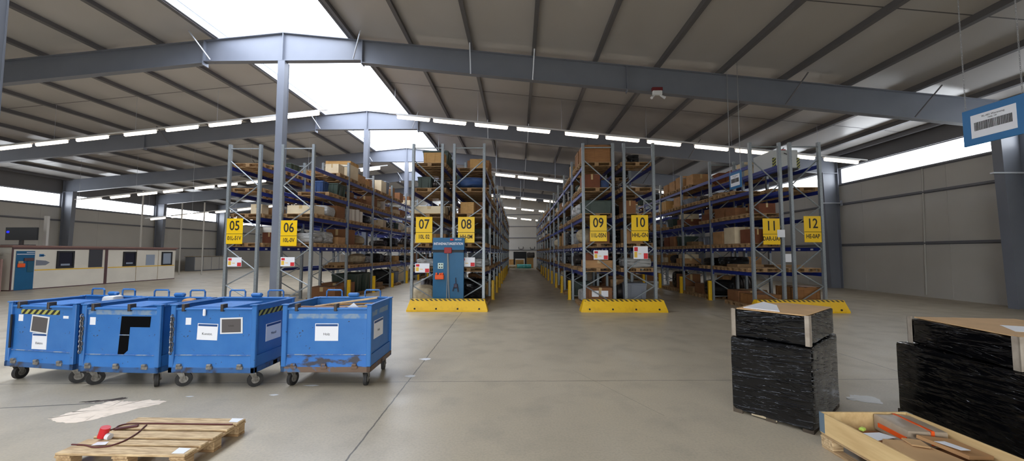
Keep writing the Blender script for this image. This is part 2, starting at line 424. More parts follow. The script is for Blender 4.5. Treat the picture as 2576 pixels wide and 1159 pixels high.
# portal frames: rafter, ridge post, wall columns
def ibeam(mb, top, bot, y, w=.24, tf=.022, tw=.014):
    """plate girder in the XZ plane at depth y; top and bot are polylines of (x, z)"""
    poly = top + bot[::-1]
    mb.prism(poly, 1, y - tw / 2, y + tw / 2)
    for pl, sg in ((top, -1), (bot, 1)):
        for (xa, za), (xb, zb) in zip(pl, pl[1:]):
            mb.prism([(xa, za), (xb, zb), (xb, zb + sg * tf), (xa, za + sg * tf)], 1, y - w / 2, y + w / 2)
A0, A1 = RX - 3.0, RX + 3.0
for fi, y in enumerate(FY):
    r = MB()
    cL, cR = XL + .95, XR - .95
    ibeam(r, [(A1, zr(A1)), (cR + .1, zr(cR + .1))], [(A1, zr(A1) - .88), (cR + .1, zr(cR + .1) - .98)], y)
    ibeam(r, [(cL - .1, zr(cL - .1)), (A0, zr(A0))], [(cL - .1, zr(cL - .1) - .98), (A0, zr(A0) - .88)], y)
    ibeam(r, [(A0, zr(A0)), (RX, RZ), (A1, zr(A1))], [(A0, 9.12), (A1, 9.12)], y)
    for xx in (A0, A1):
        r.prism([(xx - .02, zr(xx) - .02), (xx + .02, zr(xx) - .02), (xx + .02, 8.98), (xx - .02, 8.98)], 1, y - .13, y + .13)
    r.bx(RX - .012, RX + .012, y - .12, y + .12, 9.13, RZ - .03)
    for xx in (4.0, -22.0): r.prism([(xx - .015, zr(xx) - .02), (xx + .015, zr(xx) - .02), (xx + .015, zr(xx) - 1.0), (xx - .015, zr(xx) - 1.0)], 1, y - .1, y + .1)
    ro = struct(r, 'rafter_beam', STEEL_BLUE)
    for xx, dx in ((A0 + .3, -.45), (A1 - .3, .45), (SKX1 + 2.29 * 2, .02), (SKX1 + 2.29 * 3, .05), (SKX1 + 2.29 * 7, .5), (SKX0 - 2.26 * 4, -.4), (SKX1 + 2.29 * 9, .5)):
        zb = 9.16 if A0 < xx < A1 else zr(xx) - .93
        build(MB().cyl((xx, y - .15, zb), (xx + dx, y - .62, zr(xx) + .03), .025, n=6), 'fly_brace', ALU if abs(dx) < .1 or abs(xx - RX) < 3.5 else PURLIN, ro)
    p = MB().bx(RX - .13, RX + .13, y - .15, y - .128, 0, 9.1).bx(RX - .13, RX + .13, y + .128, y + .15, 0, 9.1).bx(RX - .008, RX + .008, y - .128, y + .128, 0, 9.1)
    p.bx(RX - .2, RX + .2, y - .2, y + .2, 0, .03)
    p.bx(RX - .12, RX - .10, y - .128, y + .128, .03, 9.1).bx(RX + .10, RX + .12, y - .128, y + .128, .03, 9.1)
    struct(p, 'ridge_column', STEEL_BLUE)
    for xw, s in ((XL, 1), (XR, -1)):
        c = MB(); zt = zr(xw + s * .9)
        poly = [(xw + s * .16, 0), (xw + s * .78, 0), (xw + s * .98, zt - .95), (xw + s * .98, zt - .02), (xw + s * .16, zr(xw + s * .16) - .02)]
        c.prism(poly, 1, y - .01, y + .01)
        c.prism([(xw + s * .78, 0), (xw + s * .80, 0), (xw + s * 1.0, zt - .95), (xw + s * .98, zt - .95)], 1, y - .15, y + .15)
        c.bx(xw + s * .14, xw + s * .165, y - .15, y + .15, 0, zr(xw + s * .15) - .02)
        c.bx(xw + s * .16, xw + s * .97, y - .14, y + .14, zt - 1.0, zt - .975)
        struct(c, 'wall_column', STEEL_BLUE)
# outer walls, window bands, girts
for xw, s, zb, zt, nm in ((XL, 1, 5.6, 6.62, 'left'), (XR, -1, 5.82, 6.72, 'right')):
    xo = xw - s * .15
    struct(MB().bx(xo, xw, YB, YF, 0, zb), 'wall_' + nm, PANEL_WALL)
    struct(MB().bx(xo, xw, YB, YF, zt, zr(xw) + PH + .1), 'wall_' + nm, EAVE)
    ed = [YB] + FY + [YF]
    for k in range(len(ed) - 1):
        struct(MB().bx(xw - s * .11, xw - s * .06, ed[k] + .16, ed[k + 1] - .16, zb, zt), 'window_%d' % (k + (2 if s > 0 else 12)), WINE)
        struct(MB().bx(xo + s * .01, xw - s * .01, ed[k + 1] - .17, ed[k + 1] + .17 if k < len(ed) - 2 else YF, zb, zt), 'trim_%d' % (k + (60 if s > 0 else 80)), GIRT)
    for i, z in enumerate((2.4, 4.5 if s > 0 else 4.68, zb - .02, zt + .02)):
        struct(MB().bx(xw, xw + s * .1, YB, YF, z - .03, z + .03).bx(xw, xw + s * .02, YB, YF, z - .07, z + .07), 'trim_%d' % (10 + i + (0 if s > 0 else 10)), GIRT)
    seams = MB()
    for k in range(16): seams.bx(xw, xw + s * .012, YB + 4 * k + 1.9, YB + 4 * k + 1.93, 0, zb)
    struct(seams, 'trim_%d' % (40 if s > 0 else 41), PANEL_WALL)
gp = [(XL - .2, 0), (XR + .2, 0), (XR + .2, zr(XR) + PH + .1), (RX, RZ + PH + .1), (XL - .2, zr(XL) + PH + .1)]
struct(MB().prism(gp, 1, YF, YF + .15), 'wall_back', PANEL_WALL)
# unseen wall behind the camera; two open loading gates added to light the fronts
GATES = ((-4.6, -.2), (.6, 5.0)); GH = 4.6
for a, b in ((XL - .2, -4.6), (-.2, .6), (5.0, XR + .2)): struct(MB().bx(a, b, YB - .15, YB, 0, GH), 'wall_front', PANEL_WALL)
struct(MB().prism([(XL - .2, GH), (XR + .2, GH)] + gp[2:], 1, YB - .15, YB), 'wall_front', PANEL_WALL)
for i, (a, b) in enumerate(GATES): struct(MB().bx(a - .1, a, YB - .2, YB + .03, 0, GH + .1).bx(b, b + .1, YB - .2, YB + .03, 0, GH + .1).bx(a, b, YB - .2, YB + .03, GH, GH + .1), 'door_%d' % (i + 1), GIRT)
struct(MB().bx(-40, 40, YB - 40, YB - .3, -.25, -.02), 'ground', mat('yard_asphalt', (120, 118, 114), .9))
for i, z in enumerate((2.35, 4.05, 5.65, 7.3)): struct(MB().bx(XL, XR, YF - .1, YF, z - .05, z + .05), 'trim_%d' % (30 + i), GIRT)
struct(MB().bx(1.2, 1.24, YF - .015, YF, 0, 8), 'trim_36', PANEL_WALL)
# conduit and brackets on the walls
tag(build(MB().cyl((XR - .03, 17.45, .1), (XR - .03, 17.3, 5.75), .03, n=8), 'wall_conduit', PANEL_WALL), 'thin vertical conduit pipe fixed to the right wall under the window band', 'pipe')
tag(build(MB().bx(XR - 1.35, XR - .1, 21.5, 21.62, 4.72, 4.77).bx(XR - .14, XR - .1, 21.5, 21.62, 4.6, 4.9), 'wall_bracket', ALU), 'thin pale bracket arm across the far column of the right wall', 'bracket', 'bracket arms on the wall columns')
tag(build(MB().bx(XR - 1.5, XR - .1, 13.55, 13.67, 4.75, 4.8).bx(XR - .14, XR - .1, 13.55, 13.67, 4.6, 4.9), 'wall_bracket', ALU), 'thin pale bracket arm across the near column of the right wall', 'bracket', 'bracket arms on the wall columns')

# ------------------------------------------------------------------ strip lights
lamp_h = MB().bx(-.82, .82, -.07, .07, .06, .11, .01).mesh('lamp_housing', WHITEB)
lamp_d = MB().bx(-.79, .79, -.06, .06, -.085, .06, .04).mesh('lamp_diffuser', LAMP)
RAILS = [
    (17.9, 'first', [-33.7, -31.9, -30.1, -28.3, -26.4, -24.5, -22.7, -20.7, -18.35, -16.3, -14.2, -12.15, -10.4], (8.43, -11.8, .107), [-5.05, -3.3, -1.3, .71, 3.0, 4.93, 6.88, 9.1, 11.0, 13.1, 15.1], (8.2, -3.3, .105)),
    (25.8, 'second', [-29.6, -27.6, -25.7, -23.9, -21.7, -20.1, -18.1, -16.2, -14.2, -12.2, -10.2], (6.83, -18.1, .107), [-4.6, -2.8, -.9, .64, 2.37, 4.3, 6.3, 8.2, 10.2, 12.2], (7.23, -.9, .11)),
    (33.75, 'third', [-32.5, -30.6, -28.6, -26.6, -24.6, -22.6, -20.6, -18.6], (6.55, -18.1, .107), [-2.9, -.95, .9, 2.9, 4.9, 6.9, 8.9, 10.9], (6.9, -.95, .1)),
    (41.7, 'fourth', [-30.6, -28.6, -26.6, -24.6], (6.4, -18.1, .107), [-2.9, -.95, 1.0, 2.9, 4.9], (6.85, -.95, .1)),
    (49.6, 'fifth', [], (6.4, -18.1, .107), [-2.9, -.9, 1.0, 2.9], (6.5, -.9, .1))]
for Y, rw, left, zl, right, zrr in RAILS:
    for side, xsx, (z0, x0, k) in (('left', left, zl), ('right', right, zrr)):
        if not xsx: continue
        sg = 1 if side == 'left' else -1
        f = lambda x: z0 + sg * k * (x - x0)
        a, b = min(xsx) - 1.2, max(xsx) + 1.2
        rail = thing('lamp_rail', 'pale lamp rail carrying the %s row of strip lights, %s slope of the roof' % (rw, side), 'lamp rail', ((a + b) / 2, Y, f((a + b) / 2)), group='lamp rails under the roof')
        xm, zm = (a + b) / 2, f((a + b) / 2)
        build(MB().prism([(a - xm, f(a) - zm + .12), (b - xm, f(b) - zm + .12), (b - xm, f(b) - zm + .17), (a - xm, f(a) - zm + .17)], 1, -.03, .03), 'trunking', WHITEB, rail)
        x = a + .3
        while x < b:
            if abs(x - RX) > 2.6: build(MB().cyl((x - xm, 0, f(x) - zm + .17), (x - xm, 0, zr(x) - zm + PH - .005), .006, n=5), 'suspension_wire', ALU, rail)
            x += 4.0
        for i, lx in enumerate(xsx):
            t = thing('pendant_strip_lamp', 'glowing strip light, %s from the %s on the %s row, %s roof slope' % (ORD[i], 'window wall' if side == 'left' else 'ridge', rw, side), 'lamp', (lx, Y, f(lx)), group='strip lights under the roof')
            t.rotation_euler = (0, -sg * math.atan(k), 0); t.scale = (1.0 if rw == 'first' else .86, 1, 1)
            link('lamp_housing', lamp_h, t); link('lamp_diffuser', lamp_d, t)
# emergency light under the first rafter
t = thing('emergency_lamp', 'small red and white twin-head emergency light under the nearest rafter', 'lamp', (5.03, 13.62, 7.52))
build(MB().bx(-.19, .19, -.06, .06, .3, .42, .01), 'housing', mat('dark_red', (110, 30, 34), .5), t)
build(MB().bx(-.17, .17, -.07, .05, .13, .3, .02), 'battery_box', WHITEB, t)
for s in (-1, 1): build(MB().cyl((s * .1, 0, .14), (s * .24, -.1, .0), .025, .05, n=10), 'lamp_head', WHITEB, t, True)

# ------------------------------------------------------------------ pallet racks
D0, BAY, NB, RH = 13.33, 2.8, 12, 5.81
LV = [0.0, 1.28, 2.15, 3.2, 4.12, 5.03]
ROWS = {'05': (-10.328, -9.225), '06': (-8.41, -7.309), '07': (-3.725, -2.69), '08': (-2.27, -1.213), '09': (2.273, 3.317), '10': (3.703, 4.726), '11': (8.096, 9.111), '12': (9.475, 10.478)}
up = MB()
up.prism([(-.045, -.05), (.045, -.05), (.045, .05), (.03, .05), (.03, -.036), (-.03, -.036), (-.03, .05), (-.045, .05)], 2, 0, RH)
up.bx(-.08, .08, -.08, .08, 0, .012)
up_mesh = up.mesh('upright', GALV)
NODES = [5.2, 4.32, 3.53, 2.85, 2.09, 1.34, .8, .22]
def brace_mesh(w, start_left):
    mb = MB(); side = -1 if start_left else 1
    for a, b in zip(NODES, NODES[1:]):
        p, q = Vector((side * (w / 2 - .04), .0, a)), Vector((-side * (w / 2 - .04), .0, b))
        mb.cyl(p, q, .022, n=6); side = -side
    mb.cyl((-w / 2 + .03, 0, 5.66), (w / 2 - .03, 0, 5.66), .022, n=6)
    mb.cyl((-w / 2 + .03, 0, .16), (w / 2 - .03, 0, .16), .022, n=6)
    return mb.mesh('upright_frame', GALV)
bm_ = MB().bx(-.022, .022, .06, BAY - .06, -.13, 0, .006).bx(-.03, .03, .052, .062, -.2, .03).bx(-.03, .03, BAY - .062, BAY - .052, -.2, .03)
beam_mesh = bm_.mesh('beam', [BEAMBLUE, WHITE])
bl_ = MB().bx(-.022, .022, .06, BAY - .06, -.13, 0, .006).bx(-.03, .03, .052, .062, -.2, .03).bx(-.03, .03, BAY - .062, BAY - .052, -.2, .03)
for k in range(4): bl_.bx(-.027, .027, .4 + .62 * k, .52 + .62 * k, -.1, -.045, 0, 1)
beaml_mesh = bl_.mesh('beam', [BEAMBLUE, WHITE])
SKIPB = {('05', 0, 1), ('06', 0, 1)}
for rn, (xl, xr) in ROWS.items():
    w = xr - xl; xc = (xl + xr) / 2
    nbr = {'05': 'tall pallet rack behind yellow sign 05, backing onto rack 06', '06': 'tall pallet rack behind yellow sign 06, beside the ridge post', '07': 'tall pallet rack behind yellow sign 07, backing onto rack 08',
           '08': 'tall pallet rack behind yellow sign 08, along the open middle aisle', '09': 'tall pallet rack behind yellow sign 09, along the open middle aisle', '10': 'tall pallet rack behind yellow sign 10, backing onto rack 09',
           '11': 'tall pallet rack behind yellow sign 11, with wide blue beams', '12': 'tall pallet rack behind yellow sign 12, closest to the right wall'}[rn]
    rk = thing('pallet_rack', nbr, 'rack', (xc, D0, 0), group='pallet racks')
    bmesh_ = brace_mesh(w, rn in ('05', '07', '09', '11'))
    for k in range(NB + 1):
        fr = link('upright_frame', bmesh_, rk, (0, BAY * k, 0))
        for s in (-1, 1): link('upright', up_mesh, fr, (s * w / 2, 0, 0))
    far = MB()
    for b in range(NB):
        for li in range(1, 6):
            if (rn, b, li) in SKIPB: continue
            for s in (-1, 1):
                if b < 10: link('beam', beaml_mesh if li == 2 else beam_mesh, rk, (s * (w / 2 - .005), BAY * b, LV[li]))
                else: far.bx(s * (w / 2 - .005) - .022, s * (w / 2 - .005) + .022, BAY * b + .06, BAY * (b + 1) - .06, LV[li] - .13, LV[li])
    fo = build(far, 'beam', BEAMBLUE, rk); fo['kind'] = 'stuff'

# yellow end signs and small placards on the racks
SG = {'05': (-10.0, 2.70, '01L-51V', (-9.95, 1.62)), '06': (-8.07, 2.63, '10L-0V', (-8.07, 1.63)), '07': (-3.3, 2.75, '10L 02', (-3.34, 1.42)), '08': (-1.82, 2.75, 'HH-0M', (-1.76, 1.63)),
      '09': (2.77, 2.8, '11L-05N', (2.84, 1.88)), '10': (4.2, 2.81, 'HHL-GN', (4.21, 1.96)), '11': (8.7, 2.69, 'DAR-UA7', None), '12': (10.1, 2.77, 'HE-0AP', None)}
for rn, (x, z, sub, pl) in SG.items():
    y = D0 - .075
    t = thing('aisle_sign', 'yellow sign numbered %s with a handwritten line below, hung on the rack end' % rn, 'sign', (x, y, z), group='yellow aisle signs')
    build(MB().bx(-.29, .29, -.006, .006, -.09, .45, .004), 'number_plate', SIGNYEL, t)
    text(rn, 'number', .47, INK, t, (0, -.008, .18), FRONT, .8, bold=.006)
    build(MB().bx(-.29, .29, -.006, .006, -.45, -.1, .004), 'lower_plate', SIGNYEL, t)
    build(MB().bx(-.29, .29, -.008, -.006, -.1, -.088), 'divider_line', INK, t)
    text(sub, 'lettering', .2, INK, t, (0, -.008, -.25), FRONT, .72, bold=.004)
    if pl:
        px, pz = pl
        q = thing('hanging_placard', 'small white placard with red corner below yellow sign %s' % rn, 'placard', (px, y - .01, pz), group='white placards on the racks')
        hh = .22 if rn == '10' else .16
        build(MB().bx(-.25, .25, -.004, .004, -hh, hh, .003), 'card', WHITE, q)
        build(MB().bx(-.22, -.1, -.006, -.0045, .05, hh - .03), 'logo_block', REDP, q); build(MB().bx(.1, .24, -.006, -.0045, -hh + .01, -.02), 'red_block', REDP, q)
        build(MB().bx(-.22, -.12, -.006, -.0045, -hh + .05, .03).bx(-.08, .02, -.006, -.0045, -.05, -.03), 'yellow_block', YELP, q)
q = thing('hanging_placard', 'small plain white card on the rack upright beside yellow sign 11', 'placard', (9.02, D0 - .085, 2.62)); build(MB().bx(-.13, .13, -.004, .004, -.13, .13, .003), 'card', WHITE, q)
q = thing('hanging_placard', 'plain white sheet hung low in the gap between racks 11 and 12', 'placard', (9.28, D0 + .02, 1.78)); build(MB().bx(-.13, .13, -.004, .004, -.14, .14, .003), 'card', WHITE, q)

# yellow guard posts at the aisle-side uprights
gm = MB()
gm.prism([(-.07, .05), (-.07, -.03), (-.045, -.065), (.045, -.065), (.07, -.03), (.07, .05), (.055, .05), (.055, -.025), (.038, -.05), (-.038, -.05), (-.055, -.025), (-.055, .05)], 2, 0, .8)
gm.bx(-.1, .1, -.1, .05, 0, .01)
gmesh = gm.mesh('guard_post', YELLOW)
for rn, s in (('06', 1), ('08', 1), ('09', -1), ('11', -1)):
    for k in range(1, 9):
        x = ROWS[rn][1 if s > 0 else 0] + s * .135
        o = link('guard_post', gmesh, None, (x, D0 + BAY * k, 0), (0, 0, R(90) * s))
        tag(o, 'yellow guard post at the %s upright of rack signed %s' % (ORD[k], rn), 'guard post', 'yellow guard posts along the aisles')

# yellow end barriers
def barrier(x0, x1, label):
    t = thing('end_barrier', label, 'barrier', ((x0 + x1) / 2, 12.9, 0), group='yellow end barriers')
    h = (x1 - x0) / 2; H = .4
    b = MB(); e = .11
    vs = [(-h, -.2, 0), (h, -.2, 0), (h, .2, 0), (-h, .2, 0), (-h + e, -.1, H), (h - e, -.1, H), (h - e, .1, H), (-h + e, .1, H), (-h, -.2, .05), (h, -.2, .05), (h, .2, .05), (-h, .2, .05)]
    b.add(vs, [(3, 2, 1, 0), (0, 1, 9, 8), (1, 2, 10, 9), (2, 3, 11, 10), (3, 0, 8, 11), (8, 9, 5, 4), (9, 10, 6, 5), (10, 11, 7, 6), (11, 8, 4, 7), (4, 5, 6, 7)])
    build(b, 'barrier_body', YELLOW, t)
    c = MB(); c.bx(-h + e, h - e, -.103, .103, H - .012, H + .006); c.prism([(-.1065, H - .05), (-.1, H - .01), (-.103, H + .004), (-.12, H - .05)], 0, -h + e + .02, h - e - .02)
    build(c, 'striped_edge', HAZB, t)
    for k in range(4):
        xx = -h + .28 + (2 * h - .56) * k / 3
        build(MB().cyl((xx, -.205, .1), (xx, -.175, .1), .03, n=12), 'bolt_hole', BLACK, t)
    return t
barrier(-3.72, -1.02, 'yellow steel barrier on the floor in front of racks 07 and 08')
barrier(2.06, 4.9, 'yellow steel barrier on the floor in front of racks 09 and 10')
barrier(7.75, 10.78, 'yellow steel barrier behind the tall black wrapped load, below signs 11 and 12')

# blue strapping station between 07 and 08
t = thing('tool_cabinet', 'petrol blue tool board with orange box standing between signs 07 and 08', 'cabinet', (-2.41, 13.178, 0))
build(MB().bx(-.53, .53, -.06, .06, .05, 1.96, .006), 'board', PETROL, t)
build(MB().prism([(-.1, 2.05), (.06, 2.05), (.06, 2.47), (-.02, 2.47)], 0, -.545, .545), 'header', PETROL, t)
build(MB().bx(-.52, .52, -.05, .05, 1.96, 2.05), 'dark_gap', BLACK, t)
build(MB().bx(-.14, .12, -.13, -.05, 1.93, 2.13, .015), 'red_holder', mat('dark_red_plastic', (150, 26, 30), .45), t)
text('INSTANDHALTUNGSSTATION', 'lettering', .12, WHITE, t, (0, -.079, 2.255), (R(90 - 11), 0, 0), .62, bold=.002)
build(MB().bx(.05, .16, -.07, -.064, 2.37, 2.43), 'red_logo', REDP, t)
text('SERVICE', 'lettering', .07, WHITE, t, (.33, -.052, 2.4), (R(90 - 11), 0, 0), .9)
build(MB().tube([(-.01, -.09, 1.93), (.01, -.085, 1.4), (.02, -.08, .9), (.05, -.08, .35)], .018, 8).tube([(-.03, -.09, 1.93), (-.02, -.085, 1.2), (-.05, -.08, .2)], .016, 8), 'hanging_strap', mat('grey_strap', (140, 142, 140), .6), t)
s4 = MB().bx(-.36, -.17, -.075, -.061, 1.4, 1.6, .004)
so = build(s4, 'socket_plate', mat('pale_green_plate', (198, 216, 204), .5), t)
for sx_ in (-.32, -.24):
    for sz_ in (1.43, 1.53): build(MB().bx(sx_, sx_ + .04, -.078, -.0745, sz_, sz_ + .04), 'socket_hole', BLACK, so)
build(MB().bx(-.44, -.14, -.16, -.061, 1.04, 1.2, .02).bx(-.42, -.36, -.17, -.07, 1.2, 1.27, .01).bx(-.3, -.24, -.16, -.07, 1.2, 1.26, .01).bx(-.22, -.16, -.17, -.07, 1.2, 1.27, .01), 'orange_box', ORANGE, t)
build(MB().cyl((.26, -.075, 1.1), (.27, -.09, .9), .015, n=8).bx(.2, .34, -.12, -.061, .74, .9, .03).cyl((.2, -.09, .78), (.17, -.1, .64), .02, n=8).cyl((.33, -.09, .78), (.35, -.1, .62), .02, n=8), 'hanging_tool', mat('tool_grey', (60, 58, 74), .45, .3), t)

# ------------------------------------------------------------------ stock in the racks
def pallet_mesh(name, mt, mb2=None):
    mb = MB()
    for y in (-.3275, 0, .3275): mb.bx(-.6, .6, y - (.0725 if y == 0 else .05), y + (.0725 if y == 0 else .05), 0, .022)
    for y in (-.34, 0, .34):
        for x in (-.53, 0, .53): mb.bx(x - .07, x + .07, y - .055, y + .055, .022, .1)
    for x in (-.53, 0, .53): mb.bx(x - .07, x + .07, -.4, .4, .1, .122)
    for y, w in ((-.3275, .145), (-.165, .1), (0, .145), (.165, .1), (.3275, .145)): mb.bx(-.6, .6, y - w / 2, y + w / 2, .122, .144)
    return mb.mesh(name, mt)
PAL = pallet_mesh('wooden_pallet', WOODD)
def unit_meshes():
    U = {}
    mb = MB().bx(-.5, .5, -.5, .5, 0, 1, .006).bx(-.06, .06, -.503, .503, .6, 1.004, 0, 1).bx(-.06, .06, -.5, .5, .999, 1.004, 0, 1)
    for i, m in enumerate(CART): U['carton', i] = mb.mesh('cardboard_box', [m, TAPE])
    mb = MB().bx(-.485, .485, -.485, .485, 0, .99)
    for s in (-1, 1):
        for a in (-.44, 0, .44):
            mb.bx(a - .06, a + .06, s * .485, s * .5, 0, 1); mb.bx(s * .485, s * .5, a - .06, a + .06, 0, 1)
        for z in (.06, .94): mb.bx(-.5, .5, s * .487, s * .498, z - .06, z + .06); mb.bx(s * .487, s * .498, -.5, .5, z - .06, z + .06)
    mb.bx(-.5, .5, -.5, .5, .97, 1)
    U['crate', 0] = mb.mesh('wooden_crate', CRATEW); U['crate', 1] = mb.mesh('wooden_crate', CRATEB)
    for i in range(3):
        mb = MB().lump(-.5, .5, -.5, .5, 0, 1, 8, .07, .14, i + 3, 2.5)
        U['film', i] = mb.mesh('wrapped_bundle', CLEAR, True); U['blackfilm', i] = mb.mesh('wrapped_bundle', FILMB, True)
        mb = MB().lump(-.5, .5, -.5, .5, 0, 1, 8, .14, .34, i + 23, 2.0)
        U['sack', i] = mb.mesh('stuffed_sack', SACK, True); U['tarp', i] = mb.mesh('tarpaulin_bundle', BLUEP, True)
    for i, m in enumerate((GREEN, GREYP, BLUEP)):
        mb = MB()
        mb.add([(-.42, -.42, 0), (.42, -.42, 0), (.42, .42, 0), (-.42, .42, 0), (-.48, -.48, .92), (.48, -.48, .92), (.48, .48, .92), (-.48, .48, .92)],
               [(3, 2, 1, 0), (0, 1, 5, 4), (1, 2, 6, 5), (2, 3, 7, 6), (3, 0, 4, 7), (4, 5, 6, 7)])
        mb.bx(-.5, .5, -.5, .5, .9, .97, .01); mb.bx(-.46, .46, -.46, .46, .97, 1.0, .01)
        for a in (-.25, .25):
            for s in (-1, 1): mb.bx(a - .02, a + .02, s * .43, s * .495, .02, .9); mb.bx(s * .43, s * .495, a - .02, a + .02, .02, .9)
        U['bin', i] = mb.mesh('plastic_container', m)
    mb = MB().cyl((-.5, 0, .5), (.5, 0, .5), .4, n=18).bx(-.45, .45, -.42, .42, 0, .14, .02)
    for k in range(5): mb.cyl((-.36 + .16 * k, 0, .5), (-.3 + .16 * k, 0, .5), .47, n=18)
    mb.bx(-.2, .2, -.2, .2, .84, 1.0, .02).cyl((.5, 0, .5), (.56, 0, .5), .1, n=10)
    U['motor', 0] = mb.mesh('machine_part', DARKM, True)
    mb = MB()
    for k in range(6): mb.bx(-.5 + .02 * (k % 2), .5 - .015 * (k % 3), -.5, .5, k / 6, (k + .8) / 6)
    U['panel', 0] = mb.mesh('panel_stack', WOODD)
    mb = MB().cyl((0, 0, 0), (0, 0, 1), .5, n=16).cyl((0, 0, 1), (0, 0, 1.01), .16, n=10, mi=1)
    U['roll', 0] = mb.mesh('upright_roll', [ROLLW, CART[1]], True)
    return U
U = unit_meshes()
DESC = {('carton', 0): 'tan cardboard box', ('carton', 1): 'brown cardboard box', ('carton', 2): 'reddish cardboard box', ('carton', 3): 'cream cardboard box', ('crate', 0): 'light wooden crate', ('crate', 1): 'brown wooden crate',
        'film': 'clear-wrapped bundle', 'blackfilm': 'black-wrapped bundle', 'sack': 'beige stuffed sack', 'tarp': 'blue tarpaulin bundle', ('bin', 0): 'dark green container', ('bin', 1): 'grey plastic container', ('bin', 2): 'blue plastic container',
        'motor': 'dark machine part', 'panel': 'wooden panel stack', 'roll': 'upright white roll'}
CAT = {'carton': 'box', 'crate': 'crate', 'film': 'bundle', 'blackfilm': 'bundle', 'sack': 'sack', 'tarp': 'bundle', 'bin': 'container', 'motor': 'machine part', 'panel': 'boards', 'roll': 'roll'}
GRP = {'carton': 'cardboard boxes in the racks', 'crate': 'wooden crates in the racks', 'film': 'wrapped bundles in the racks', 'blackfilm': 'wrapped bundles in the racks', 'sack': 'sacks in the racks', 'tarp': 'tarpaulin bundles in the racks',
       'bin': 'containers in the racks', 'motor': 'machine parts in the racks', 'panel': 'panel stacks in the racks', 'roll': 'white rolls in the racks'}
PLACE = ['front place', 'middle place', 'back place']
LVW = ['floor', 'lowest', 'second', 'third', 'fourth', 'top']
MAXH = [.92, .54, .70, .6, .58, .7]
